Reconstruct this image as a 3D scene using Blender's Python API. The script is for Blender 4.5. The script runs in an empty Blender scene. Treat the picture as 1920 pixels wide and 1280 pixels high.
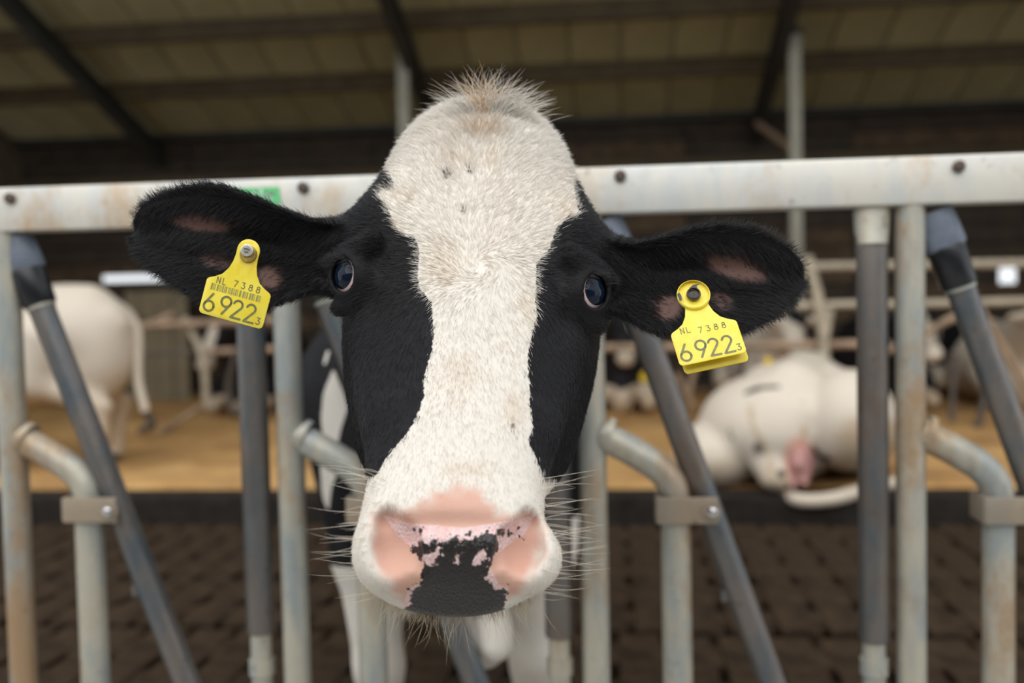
import bpy, bmesh, math, random
import numpy as np
from mathutils import Vector, Matrix

random.seed(7)
RNG = np.random.default_rng(11)
SC = bpy.context.scene
COL = SC.collection
F32 = np.float32

# ------------------------------------------------------------------ camera, sky, light, exposure
FPX = 1867.0
CAM = np.array([0.0, -1.75, 1.20])
_y, _p, _r = np.radians([5.93, -2.48, 1.22])
FW = np.array([-math.sin(_y) * math.cos(_p), math.cos(_y) * math.cos(_p), math.sin(_p)])
_rt = np.array([math.cos(_y), math.sin(_y), 0.0])
_up = np.cross(_rt, FW)
RT = _rt * math.cos(_r) - _up * math.sin(_r)
UP = _up * math.cos(_r) + _rt * math.sin(_r)

cd = bpy.data.cameras.new('camera')
cam = bpy.data.objects.new('camera', cd)
COL.objects.link(cam)
cd.sensor_width = 36.0
cd.lens = FPX / 1920.0 * 36.0
cd.clip_start = 0.02
cd.dof.use_dof = True
cd.dof.focus_distance = 0.915
cd.dof.aperture_fstop = 2.9
M = Matrix.Identity(4)
for i in range(3):
    M[i][0], M[i][1], M[i][2], M[i][3] = RT[i], UP[i], -FW[i], CAM[i]
cam.matrix_world = M
SC.camera = cam

w = bpy.data.worlds.new('overcast_sky')
SC.world = w
w.use_nodes = True
bg = w.node_tree.nodes['Background']
bg.inputs[0].default_value = (0.93, 0.965, 1.0, 1)
bg.inputs[1].default_value = 0.90
sd_ = bpy.data.lights.new('sun', 'SUN')
sun = bpy.data.objects.new('sun', sd_)
COL.objects.link(sun)
sd_.energy = 1.5
sd_.angle = math.radians(75)
sd_.color = (1.0, 0.975, 0.94)
sun.rotation_euler = Vector((0.10, 0.72, -0.80)).to_track_quat('-Z', 'Y').to_euler()
SC.view_settings.view_transform = 'Standard'
SC.view_settings.look = 'None'
SC.view_settings.gamma = 1.0
SC.view_settings.use_curve_mapping = False
SC.view_settings.exposure = 0.42


def P(px, py, d):
    return CAM + d * (FW + RT * (px - 960.0) / FPX + UP * (640.0 - py) / FPX)


def ray(px, py):
    return FW + RT * (px - 960.0) / FPX + UP * (640.0 - py) / FPX


def onY(px, py, Y):
    v = ray(px, py)
    return CAM + v * ((Y - CAM[1]) / v[1])


def onZ(px, py, Z):
    v = ray(px, py)
    return CAM + v * ((Z - CAM[2]) / v[2])


def project(V):
    q = V - CAM
    d = q @ FW
    return 960.0 + FPX * (q @ RT) / d, 640.0 - FPX * (q @ UP) / d, d


# ------------------------------------------------------------------ object helpers
def tag(o, label=None, cat=None, group=None, kind=None):
    if label: o['label'] = label
    if cat: o['category'] = cat
    if group: o['group'] = group
    if kind: o['kind'] = kind
    return o


def empty(name, loc=(0, 0, 0)):
    o = bpy.data.objects.new(name, None)
    COL.objects.link(o)
    o.location = loc
    o.empty_display_size = 0.1
    return o


def adopt(o, parent):
    """parent without moving: child geometry is given in world coordinates"""
    if parent is not None:
        o.parent = parent
        o.matrix_parent_inverse = WM(parent).inverted()


def WM(o):
    m = o.matrix_basis.copy()
    if o.parent:
        m = WM(o.parent) @ o.matrix_parent_inverse @ m
    return m


def link_mesh(name, me, mat, parent=None, smooth=True):
    o = bpy.data.objects.new(name, me)
    COL.objects.link(o)
    if mat is not None and not me.materials:
        me.materials.append(mat)
    if smooth:
        me.polygons.foreach_set('use_smooth', np.ones(len(me.polygons), dtype=bool))
    adopt(o, parent)
    return o


def mesh_np(name, V, faces):
    me = bpy.data.meshes.new(name)
    V = np.asarray(V, dtype=F32)
    faces = np.asarray(faces, dtype=np.int32)
    n, k = faces.shape
    me.vertices.add(len(V))
    me.vertices.foreach_set('co', V.ravel())
    me.loops.add(n * k)
    me.loops.foreach_set('vertex_index', faces.ravel())
    me.polygons.add(n)
    me.polygons.foreach_set('loop_start', np.arange(0, n * k, k, dtype=np.int32))
    me.update(calc_edges=True)
    me.validate()
    return me


class MB:
    """collects simple shapes into one mesh"""
    def __init__(self):
        self.v = []; self.f = []

    def add(self, V, Fc):
        b = len(self.v)
        self.v += [tuple(float(c) for c in p) for p in V]
        self.f += [tuple(b + i for i in q) for q in Fc]
        return self

    def box(self, c, s, R=None):
        c = np.array(c, float); s = np.array(s, float) / 2
        R = np.eye(3) if R is None else np.asarray(R)
        V = [c + (s * np.array(q)) @ R for q in
             [(-1, -1, -1), (1, -1, -1), (1, 1, -1), (-1, 1, -1), (-1, -1, 1), (1, -1, 1), (1, 1, 1), (-1, 1, 1)]]
        return self.add(V, [(0, 3, 2, 1), (4, 5, 6, 7), (0, 1, 5, 4), (1, 2, 6, 5), (2, 3, 7, 6), (3, 0, 4, 7)])

    def tube(self, pts, r, n=16, caps=True, flat=None):
        pts = [np.array(p, float) for p in pts]
        rs = r if hasattr(r, '__len__') else [r] * len(pts)
        t0 = pts[1] - pts[0]; t0 /= np.linalg.norm(t0)
        a = np.array([0, 1.0, 0]) if abs(t0[1]) < .9 else np.array([1.0, 0, 0])
        N = a - t0 * (a @ t0); N /= np.linalg.norm(N)
        V = []; Fc = []
        for i, p in enumerate(pts):
            t = pts[min(i + 1, len(pts) - 1)] - pts[max(i - 1, 0)]
            t /= np.linalg.norm(t)
            N = N - t * (N @ t); N /= np.linalg.norm(N)
            B = np.cross(t, N)
            fl = (1, 1) if flat is None else flat[i]
            for j in range(n):
                q = 2 * math.pi * j / n
                V.append(p + rs[i] * (N * math.cos(q) * fl[0] + B * math.sin(q) * fl[1]))
        for i in range(len(pts) - 1):
            for j in range(n):
                k = (j + 1) % n
                Fc.append((i * n + j, i * n + k, (i + 1) * n + k, (i + 1) * n + j))
        if caps:
            Fc.append(tuple(reversed(range(n))))
            Fc.append(tuple((len(pts) - 1) * n + j for j in range(n)))
        return self.add(V, Fc)

    def build(self, name, mat, parent=None, smooth=False, bevel=0):
        me = bpy.data.meshes.new(name)
        me.from_pydata(self.v, [], self.f)
        bm = bmesh.new(); bm.from_mesh(me)
        bmesh.ops.recalc_face_normals(bm, faces=bm.faces)
        if bevel:
            bmesh.ops.bevel(bm, geom=list(bm.edges), offset=bevel, segments=2, affect='EDGES', profile=.6)
        bm.to_mesh(me); bm.free()
        o = link_mesh(name, me, mat, parent, smooth=False)
        if smooth:
            try:
                me.shade_smooth()
                me.set_sharp_from_angle(angle=math.radians(40))
            except Exception:
                me.polygons.foreach_set('use_smooth', np.ones(len(me.polygons), dtype=bool))
        return o


def fillet(pts, r=.05, n=5):
    pts = [np.array(p, float) for p in pts]
    out = [pts[0]]
    for a, b, c in zip(pts[:-2], pts[1:-1], pts[2:]):
        u = a - b; v = c - b
        k = min(r, np.linalg.norm(u) * .45, np.linalg.norm(v) * .45)
        p0 = b + u / np.linalg.norm(u) * k; p1 = b + v / np.linalg.norm(v) * k
        for i in range(n + 1):
            t = i / n
            out.append((1 - t) ** 2 * p0 + 2 * t * (1 - t) * b + t * t * p1)
    out.append(pts[-1])
    return out


# ------------------------------------------------------------------ materials
class NT:
    def __init__(self, name):
        self.m = bpy.data.materials.new(name)
        self.m.use_nodes = True
        self.t = self.m.node_tree
        self.b = self.t.nodes['Principled BSDF']

    def n(self, typ, **kw):
        nd = self.t.nodes.new(typ)
        for k, v in kw.items():
            setattr(nd, k, v)
        return nd

    def l(self, a, b):
        self.t.links.new(a, b)

    def noise(self, scale, detail=4, rough=.55, vec=None, dist=0.0):
        nd = self.n('ShaderNodeTexNoise')
        nd.inputs['Scale'].default_value = scale
        nd.inputs['Detail'].default_value = detail
        nd.inputs['Roughness'].default_value = rough
        nd.inputs['Distortion'].default_value = dist
        if vec is None:
            vec = self.coord()
        self.l(vec, nd.inputs['Vector'])
        return nd.outputs['Fac']

    def coord(self, which='Object', scale=None):
        if not hasattr(self, '_tc'):
            self._tc = self.n('ShaderNodeTexCoord')
        o = self._tc.outputs[which]
        if scale is not None:
            mp = self.n('ShaderNodeMapping')
            mp.inputs['Scale'].default_value = scale
            self.l(o, mp.inputs['Vector'])
            o = mp.outputs['Vector']
        return o

    def ramp(self, fac, stops):
        r = self.n('ShaderNodeValToRGB')
        e = r.color_ramp.elements
        while len(e) < len(stops):
            e.new(.5)
        for el, (p, c) in zip(e, stops):
            el.position = p
            el.color = tuple(c) + (1,) if len(c) == 3 else c
        self.l(fac, r.inputs['Fac'])
        return r.outputs['Color']

    def mix(self, fac, a, b):
        nd = self.n('ShaderNodeMix', data_type='RGBA')
        for s, v in ((nd.inputs['Factor'], fac), (nd.inputs['A'], a), (nd.inputs['B'], b)):
            if isinstance(v, bpy.types.NodeSocket):
                self.l(v, s)
            elif isinstance(v, (int, float)):
                s.default_value = v
            else:
                s.default_value = tuple(v) + (1,)
        # for RGBA sockets names repeat; pick the colour ones
        return nd.outputs['Result']

    def math(self, op, a, b=None, c=None, clamp=False):
        nd = self.n('ShaderNodeMath', operation=op)
        nd.use_clamp = clamp
        for i, v in enumerate((a, b, c)):
            if v is None: continue
            if isinstance(v, bpy.types.NodeSocket):
                self.l(v, nd.inputs[i])
            else:
                nd.inputs[i].default_value = v
        return nd.outputs[0]

    def attr(self, name, out='Fac'):
        nd = self.n('ShaderNodeAttribute')
        nd.attribute_name = name
        return nd.outputs[out]

    def step(self, x, lo, hi):
        nd = self.n('ShaderNodeMapRange', interpolation_type='SMOOTHSTEP')
        self.l(x, nd.inputs['Value'])
        nd.inputs['From Min'].default_value = lo
        nd.inputs['From Max'].default_value = hi
        return nd.outputs['Result']

    def bump(self, h, strength=.3, dist=.002):
        nd = self.n('ShaderNodeBump')
        nd.inputs['Strength'].default_value = strength
        nd.inputs['Distance'].default_value = dist
        self.l(h, nd.inputs['Height'])
        self.l(nd.outputs['Normal'], self.b.inputs['Normal'])

    def out(self, color=None, rough=None, metal=None, spec=None, coat=None):
        for k, v in (('Base Color', color), ('Roughness', rough), ('Metallic', metal), ('Specular IOR Level', spec), ('Coat Weight', coat)):
            if v is None: continue
            if isinstance(v, bpy.types.NodeSocket):
                self.l(v, self.b.inputs[k])
            else:
                self.b.inputs[k].default_value = (tuple(v) + (1,)) if hasattr(v, '__len__') else v
        return self.m


# Mix node colour sockets share the name 'A'/'B' with float ones: use indices
def _mix(self, fac, a, b):
    nd = self.n('ShaderNodeMix', data_type='RGBA')
    for idx, v in ((0, fac), (6, a), (7, b)):
        s = nd.inputs[idx]
        if isinstance(v, bpy.types.NodeSocket):
            self.l(v, s)
        elif isinstance(v, (int, float)):
            s.default_value = v
        else:
            s.default_value = tuple(v) + (1,)
    return nd.outputs[2]


NT.mix = _mix


def plain(name, c, rough=.6, metal=0.0, var=.12, scale=25, spec=None):
    t = NT(name)
    f = t.noise(scale, 3)
    lo = tuple(x * (1 - var) for x in c); hi = tuple(min(1, x * (1 + var)) for x in c)
    t.out(t.ramp(f, [(.3, lo), (.7, hi)]), rough, metal, spec)
    return t.m


def galvanised(name, base, blue, rust, rough=.5, metal=.35, rs=.58):
    t = NT(name)
    f1 = t.noise(11, 5, .62, vec=t.coord('Object', (1.6, 1.6, .5)))
    f2 = t.noise(38, 5, .65)
    f3 = t.noise(5, 6, .7, vec=t.coord('Object', (1.0, 1.0, .55)))
    c = t.ramp(f1, [(.36, blue), (.58, base)])
    c = t.mix(t.step(f3, rs - .06, rs + .14), c, rust)
    dk = tuple(x * .45 for x in rust)
    c = t.mix(t.math('MULTIPLY', t.step(f2, .58, .76), .6), c, dk)
    t.bump(f2, .25, .0015)
    return t.out(c, t.math('ADD', t.math('MULTIPLY', f2, .3), rough - .15), metal)


MAT = {}
MAT['pipe'] = galvanised('galvanised_pipe', (.48, .455, .375), (.31, .345, .345), (.37, .25, .145), rs=.53)
MAT['rail'] = galvanised('galvanised_rail', (.69, .665, .60), (.60, .62, .61), (.55, .42, .28), rs=.57)
MAT['bar'] = galvanised('worn_steel_bar', (.185, .165, .150), (.105, .125, .140), (.165, .115, .08), rough=.40, metal=.5)
MAT['clamp'] = galvanised('rusty_clamp', (.36, .29, .215), (.30, .26, .21), (.30, .20, .13))
MAT['rubber'] = plain('black_rubber', (.010, .011, .014), .30, var=.3, scale=60)
MAT['rubber_grey'] = plain('scuffed_rubber', (.13, .155, .20), .45, var=.2, scale=40)
MAT['bolt'] = plain('dark_bolt', (.10, .075, .06), .45, .5, .4, 200)
MAT['bolt_bright'] = plain('bright_bolt', (.55, .55, .56), .22, .9, .2, 200)
MAT['sticker'] = plain('green_sticker', (.13, .56, .22), .4, var=.05)
MAT['sticker_white'] = plain('sticker_print', (.85, .9, .86), .4, var=.03)
MAT['steel_far'] = plain('barn_pipe', (.33, .235, .16), .55, .2, .35, 9)
MAT['steel_pale'] = plain('barn_pipe_pale', (.42, .365, .275), .55, .2, .2, 9)
MAT['steel_dark'] = plain('barn_pipe_dark', (.10, .085, .075), .5, .3, .3, 9)
MAT['post'] = plain('barn_post', (.28, .275, .22), .6, .2, .12, 4)
MAT['beam'] = plain('dark_rafter', (.035, .036, .032), .6, .2, .2, 4)
MAT['purlin'] = plain('timber_purlin', (.060, .042, .017), .75, 0, .25, 5)
MAT['sheet'] = plain('roof_sheet', (.32, .30, .172), .8, 0, .12, 3)
MAT['plank'] = plain('dark_plank', (.030, .020, .011), .8, 0, .45, 6)
MAT['plank_brown'] = plain('brown_plank', (.065, .040, .019), .8, 0, .45, 6)
MAT['board'] = plain('partition_board', (.20, .165, .105), .8, 0, .2, 5)
MAT['kerb'] = plain('wet_kerb', (.018, .014, .011), .8, 0, .4, 12, .2)
MAT['pit'] = plain('slurry_pit', (.006, .005, .004), .6)
MAT['slat'] = plain('dirty_slat', (.036, .0225, .0125), .85, 0, .5, 9, .15)
MAT['passage'] = plain('passage_concrete', (.42, .40, .37), .8, 0, .15, 6)
MAT['sidewall'] = plain('side_boards', (.10, .08, .05), .8, 0, .3, 4)

t = NT('sawdust')
f1 = t.noise(2.2, 5, .6); f2 = t.noise(26, 5, .7)
c = t.ramp(f1, [(.3, (.30, .155, .052)), (.52, (.47, .27, .095)), (.72, (.57, .35, .14))])
c = t.mix(t.math('MULTIPLY', t.step(f2, .5, .75), .45), c, (.25, .14, .06))
t.bump(f2, .6, .02)
MAT['sawdust'] = t.out(c, .95)


# ------------------------------------------------------------------ signed-distance modelling
def smin(a, b, k):
    h = np.clip(.5 + .5 * (b - a) / k, 0, 1)
    return b + (a - b) * h - k * h * (1 - h)


class Field:
    def __init__(self, lo, hi, h):
        self.lo = np.array(lo, float); self.h = h
        self.ax = [np.arange(lo[i], hi[i] + h * .5, h, dtype=F32) for i in range(3)]
        self.F = np.full([len(a) for a in self.ax], .25, dtype=F32)

    def view(self, lo, hi, pad):
        sl = []; g = []
        for i in range(3):
            i0 = int(np.clip((lo[i] - pad - self.lo[i]) / self.h, 0, len(self.ax[i])))
            i1 = int(np.clip((hi[i] + pad - self.lo[i]) / self.h + 2, 0, len(self.ax[i])))
            sl.append(slice(i0, i1))
            sh = [1, 1, 1]; sh[i] = -1
            g.append(self.ax[i][i0:i1].reshape(sh))
        return tuple(sl), g

    def op(self, prim, k=.02, mode='add', gain=1.0):
        fn, lo, hi = prim
        sl, g = self.view(lo, hi, k + 3 * self.h + (.05 if mode == 'add' else .02))
        A = self.F[sl]
        if A.size == 0: return
        D = fn(*g).astype(F32)
        if mode == 'add':
            self.F[sl] = smin(A, D, k)
        else:
            self.F[sl] = -smin(-A, D * gain, k)

    def mesh(self):
        F = self.F
        S = F < 0
        n = np.array(F.shape)
        c = np.zeros(n - 1, dtype=np.int8)
        for dx in (0, 1):
            for dy in (0, 1):
                for dz in (0, 1):
                    c += S[dx:n[0] - 1 + dx, dy:n[1] - 1 + dy, dz:n[2] - 1 + dz]
        I, J, K = np.nonzero((c > 0) & (c < 8))
        idx = np.full(n - 1, -1, dtype=np.int32)
        idx[I, J, K] = np.arange(len(I))
        vals = {}
        for dx in (0, 1):
            for dy in (0, 1):
                for dz in (0, 1):
                    vals[dx, dy, dz] = F[I + dx, J + dy, K + dz]
        acc = np.zeros((len(I), 3)); cnt = np.zeros(len(I))
        cs = list(vals)
        for a in cs:
            for ax in range(3):
                if a[ax] == 0:
                    b = list(a); b[ax] = 1; b = tuple(b)
                    fa, fb = vals[a], vals[b]
                    m = (fa < 0) != (fb < 0)
                    tt = fa[m] / (fa[m] - fb[m])
                    p = np.tile(np.array(a, float), (m.sum(), 1))
                    p[:, ax] += tt
                    acc[m] += p; cnt[m] += 1
        V = self.lo + self.h * (np.stack([I, J, K], 1) + acc / cnt[:, None])
        Q = []
        for ax in range(3):
            a1, a2 = (ax + 1) % 3, (ax + 2) % 3
            s0 = [slice(1, -1)] * 3; s1 = [slice(1, -1)] * 3
            s0[ax] = slice(0, n[ax] - 1); s1[ax] = slice(1, n[ax])
            A = S[tuple(s0)]; B = S[tuple(s1)]
            e = np.argwhere(A != B)
            if len(e) == 0: continue
            off = np.array([1, 1, 1]); off[ax] = 0
            e = e + off
            fl = A[tuple((e - off).T)]
            d1 = np.zeros(3, int); d1[a1] = 1
            d2 = np.zeros(3, int); d2[a2] = 1
            q = np.stack([idx[tuple((e - d1 - d2).T)], idx[tuple((e - d2).T)], idx[tuple(e.T)], idx[tuple((e - d1).T)]], 1)
            q[~fl] = q[~fl][:, ::-1]
            Q.append(q)
        Q = np.concatenate(Q)
        Q = Q[(Q >= 0).all(1)]
        return V, Q


def capsule(a, b, ra, rb):
    a = np.array(a, float); b = np.array(b, float)
    ba = b - a; L = ba @ ba

    def fn(x, y, z):
        x = x - F32(a[0]); y = y - F32(a[1]); z = z - F32(a[2])
        h = np.clip((x * F32(ba[0]) + y * F32(ba[1]) + z * F32(ba[2])) / F32(L), 0, 1)
        return np.sqrt((x - h * F32(ba[0])) ** 2 + (y - h * F32(ba[1])) ** 2 + (z - h * F32(ba[2])) ** 2) - (F32(ra) + F32(rb - ra) * h)
    return fn, np.minimum(a - ra, b - rb), np.maximum(a + ra, b + rb)


def ellipsoid(c, r, R=None):
    c = np.array(c, float); r = np.array(r, float)
    R = np.eye(3) if R is None else np.asarray(R, float)   # rows: axes

    def fn(x, y, z):
        x = x - F32(c[0]); y = y - F32(c[1]); z = z - F32(c[2])
        q = [x * F32(R[i, 0]) + y * F32(R[i, 1]) + z * F32(R[i, 2]) for i in range(3)]
        k0 = np.sqrt((q[0] / F32(r[0])) ** 2 + (q[1] / F32(r[1])) ** 2 + (q[2] / F32(r[2])) ** 2) + F32(1e-6)
        k1 = np.sqrt((q[0] / F32(r[0] ** 2)) ** 2 + (q[1] / F32(r[1] ** 2)) ** 2 + (q[2] / F32(r[2] ** 2)) ** 2) + F32(1e-6)
        return k0 * (k0 - 1) / k1
    ext = np.sqrt(((R * r[:, None]) ** 2).sum(0))
    return fn, c - ext, c + ext


def poly_sd(px, py, poly):
    """signed distance in the units of px to a closed polygon, positive inside"""
    poly = np.array(poly, float)
    d2 = np.full(len(px), 1e12)
    ins = np.zeros(len(px), bool)
    for a, b in zip(poly, np.roll(poly, -1, 0)):
        ex, ey = b - a
        wx, wy = px - a[0], py - a[1]
        tt = np.clip((wx * ex + wy * ey) / (ex * ex + ey * ey + 1e-9), 0, 1)
        d2 = np.minimum(d2, (wx - tt * ex) ** 2 + (wy - tt * ey) ** 2)
        cnd = (a[1] > py) != (b[1] > py)
        xi = a[0] + (py - a[1]) * ex / (ey if abs(ey) > 1e-9 else 1e-9)
        ins ^= cnd & (px < xi)
    return np.where(ins, 1, -1) * np.sqrt(d2)


def sstep(x, a, b):
    tt = np.clip((x - a) / (b - a), 0, 1)
    return tt * tt * (3 - 2 * tt)


def set_attr(me, name, arr):
    a = me.attributes.new(name, 'FLOAT', 'POINT')
    a.data.foreach_set('value', np.asarray(arr, dtype=F32))


def vnoise(V, freq, seed):
    """cheap smooth noise: sum of random sines, about -1..1"""
    r = np.random.default_rng(seed)
    out = np.zeros(len(V))
    for i in range(7):
        k = r.normal(size=3); k /= np.linalg.norm(k)
        out += np.sin(V @ k * freq * r.uniform(.6, 1.6) + r.uniform(0, 6.28))
    return out / 3.2


# ------------------------------------------------------------------ the barn
EAVE_Y, EAVE_Z, SLOPE = 9.25, 3.17, math.tan(math.radians(18.6))
WALL_Y = 9.45
POST_Y = 7.75


def roof_z(Y):
    return EAVE_Z + SLOPE * (EAVE_Y - Y)


# feed passage in front of the fence
o = MB().box((-.5, -3.0, -.06), (16, 6.1, .12)).build('floor', MAT['passage'])
tag(o, 'pale concrete feed passage in front of the fence', kind='structure')

# slatted alley: a dark pit with one beam per slat, joints every 1.7 m
alley = MB().box((-.5, 2.05, -.30), (16, 3.96, .1)).build('floor.001', MAT['pit'])
tag(alley, 'dark slatted alley floor behind the fence', kind='structure')
KERB_Y = 3.50
rows = [(.10, 1.76), (1.80, KERB_Y - .02)]
me_s = None
pitch = .172
for ri, (ya, yb) in enumerate(rows):
    for i in range(44):
        x = -4.75 + i * pitch + (ri % 2) * .06
        L = yb - ya
        if me_s is None:
            m = MB()
            m.box((0, 0, -.09), (.140, L, .18))
            for k in range(5):
                m.box((.087, -L / 2 + L * (k + .5) / 5, -.096), (.05, L / 5 - .13, .18))
            so = m.build('slat', MAT['slat'], None, bevel=.006)
            me_s = so.data
        else:
            so = bpy.data.objects.new('slat', me_s)
            COL.objects.link(so)
        so.location = (x, (ya + yb) / 2, RNG.uniform(-.006, .004))
        so.parent = alley

o = MB().box((-.5, KERB_Y + .09, .0), (16, .20, .30)).build('kerb', MAT['kerb'], bevel=.02)
tag(o, 'wet dark concrete kerb along the sawdust bed', kind='structure')

# sawdust bedding with hoof hollows
gx, gy = np.linspace(-6.5, 5.5, 150), np.linspace(KERB_Y + .15, WALL_Y - .02, 90)
GX, GY = np.meshgrid(gx, gy, indexing='ij')
V = np.stack([GX.ravel(), GY.ravel(), np.zeros(GX.size)], 1)
V[:, 2] = .145 + .022 * vnoise(V, 4.5, 3) + .012 * vnoise(V, 14, 5)
V[:, 2] = np.where(V[:, 1] < KERB_Y + .16, .06, V[:, 2])
n1, n2 = GX.shape
ii = np.arange(n1 * n2).reshape(n1, n2)
Q = np.stack([ii[:-1, :-1].ravel(), ii[1:, :-1].ravel(), ii[1:, 1:].ravel(), ii[:-1, 1:].ravel()], 1)
o = link_mesh('sawdust_bedding', mesh_np('sawdust_bedding', V, Q), MAT['sawdust'])
tag(o, 'golden sawdust bedding spread in the lying area', 'bedding', kind='stuff')
SAW = .145

# back wall of horizontal planks with two window gaps
wall = empty('wall_back', (0, WALL_Y, 0))
tag(wall, kind='structure')
gl = sorted([onY(184, 520, WALL_Y)[0], onY(330, 520, WALL_Y)[0]])
gr = sorted([onY(1868, 515, WALL_Y)[0], onY(1914, 515, WALL_Y)[0]])
gap_lo = onY(200, 529, WALL_Y)[2]; gap_hi = onY(200, 516, WALL_Y)[2]
gapr_lo = onY(1890, 531, WALL_Y)[2]; gapr_hi = onY(1890, 500, WALL_Y)[2]
zc = [0.0]
ph = .205
z = 0.05
k = 0
edges = [-7.0, -4.9, -2.7, -.9, .8, 2.6, 4.4, 6.0]
while z < EAVE_Z - .02:
    z1 = min(z + ph, EAVE_Z)
    for a, b in zip(edges[:-1], edges[1:]):
        segs = [(a, b)]
        for (g, lo, hi) in ((gl, gap_lo, gap_hi), (gr, gapr_lo, gapr_hi)):
            if z1 > lo + .02 and z < hi - .02:
                new = []
                for (s, e) in segs:
                    if e <= g[0] or s >= g[1]:
                        new.append((s, e))
                    else:
                        if s < g[0]: new.append((s, g[0]))
                        if e > g[1]: new.append((g[1], e))
                segs = new
        for s, e in segs:
            if e - s < .05: continue
            MB().box(((s + e) / 2, WALL_Y + .03 + RNG.uniform(-.012, .012), (z + z1) / 2), (e - s - .012, .05, z1 - z - .016)).build(
                'plank', MAT['plank_brown'] if RNG.random() < .35 else MAT['plank'], wall)
    z = z1
    k += 1
for a_, b_, lo_, hi_ in ((-7, gl[0], 0, EAVE_Z), (gl[1], gr[0], 0, EAVE_Z), (gr[1], 6, 0, EAVE_Z), (gl[0], gl[1], 0, gap_lo), (gl[0], gl[1], gap_hi, EAVE_Z), (gr[0], gr[1], 0, gapr_lo), (gr[0], gr[1], gapr_hi, EAVE_Z)):
    MB().box(((a_ + b_) / 2, WALL_Y + .10, (lo_ + hi_) / 2), (b_ - a_, .03, hi_ - lo_)).build('backing', MAT['beam'], wall)
# window surrounds: fill the plank rows around the gap, leaving the bright slit
for wi, (g, lo, hi) in enumerate(((gl, gap_lo, gap_hi), (gr, gapr_lo, gapr_hi))):
    r0 = .05 + math.floor((lo + .02 - .05) / ph) * ph
    r1 = .05 + math.ceil((hi - .02 - .05) / ph) * ph
    wn = MB()
    if lo > r0: wn.box(((g[0] + g[1]) / 2, WALL_Y + .03, (r0 + lo) / 2), (g[1] - g[0], .07, lo - r0))
    if r1 > hi: wn.box(((g[0] + g[1]) / 2, WALL_Y + .03, (hi + r1) / 2), (g[1] - g[0], .07, r1 - hi))
    wn.box((g[0] + .01, WALL_Y + .03, (lo + hi) / 2), (.03, .08, hi - lo))
    wn.box((g[1] - .01, WALL_Y + .03, (lo + hi) / 2), (.03, .08, hi - lo))
    o = wn.build('window_%d' % (wi + 1), MAT['plank_brown'])
    tag(o, ('long bright slit window in the dark plank wall behind the heifer', 'small bright window in the plank wall at far right')[wi], kind='structure')
# sill beam under the roof edge
o = MB().box((-.5, WALL_Y - .07, onY(960, 318, WALL_Y)[2]), (13, .10, .11)).build('trim_1', MAT['purlin'])
tag(o, 'timber rail across the top of the plank wall', kind='structure')
o = MB().box((-.5, WALL_Y - .05, onY(960, 222, WALL_Y)[2] - .02), (13, .14, .16)).build('trim_2', MAT['beam'])
tag(o, 'dark wall plate under the eave', kind='structure')
for sx, nm in ((-7.0, 'wall_left'), (6.0, 'wall_right')):
    o = MB().box((sx, 6.4, 1.9), (.08, 6.2, 3.9)).build(nm, MAT['sidewall'])
    tag(o, kind='structure')

# unseen dark wall added behind the viewer to block low frontal sky light
o = MB().box((-.5, -4.6, 1.35), (16, .08, 2.7)).build('sky_block_wall', MAT['sidewall'])
tag(o, kind='structure')

# roof of separate sheets between joints
roof = empty('roof', (0, EAVE_Y, EAVE_Z))
tag(roof, 'olive underside of the sheeted barn roof', kind='structure')
Y0, Y1 = 4.2, EAVE_Y + .45
sl = math.radians(18.6)
Rr = np.array([[1, 0, 0], [0, math.cos(sl), -math.sin(sl)], [0, math.sin(sl), math.cos(sl)]])
Lr = (Y1 - Y0) / math.cos(sl)
ym = (Y0 + Y1) / 2
sw = .50
me_s = None
x = -7.4
i = 0
while x < 6.6:
    c = np.array([x + sw / 2, ym, roof_z(ym) + .06])
    if me_s is None:
        m = MB().box((0, 0, 0), (sw - .022, Lr, .05), Rr)
        m.box((sw / 2, 0, .03), (.06, Lr, .02), Rr)
        so = m.build('roof_sheet', MAT['sheet'], roof)
        me_s = so.data
        so.parent = None; so.matrix_parent_inverse = Matrix.Identity(4)
    else:
        so = bpy.data.objects.new('roof_sheet', me_s); COL.objects.link(so)
    so.location = c - np.array([0, EAVE_Y, EAVE_Z]) + np.array([0, 0, RNG.uniform(-.004, .004)])
    so.parent = roof
    x += sw; i += 1
# purlins run along the barn
for py in (22, 137, 5, 232):
    pass
for n_, (py, hgt) in enumerate(((28, .17), (140, .17))):
    v = ray(960, py)
    # meet the roof plane, 0.09 m below it
    tt = (EAVE_Z + SLOPE * EAVE_Y - .04 - SLOPE * CAM[1] - CAM[2]) / (v[2] + SLOPE * v[1])
    p = CAM + v * tt
    o = MB().box((-.5, p[1], p[2]), (13.4, .09, hgt)).build('purlin', MAT['purlin'])
    tag(o, ('timber purlin crossing the roof at the top of the picture', 'timber purlin crossing the middle of the visible roof')[n_], 'roof beam', 'purlins under the roof sheets')
for yy, lab in ((5.0, 'timber purlin of the near roof, the one closest to the fence'), (6.0, 'timber purlin of the near roof, second from the fence')):
    o = MB().box((-.5, yy, roof_z(yy) - .03), (13.4, .09, .13)).build('purlin', MAT['purlin'])
    tag(o, lab, 'roof beam', 'purlins under the roof sheets')
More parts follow.
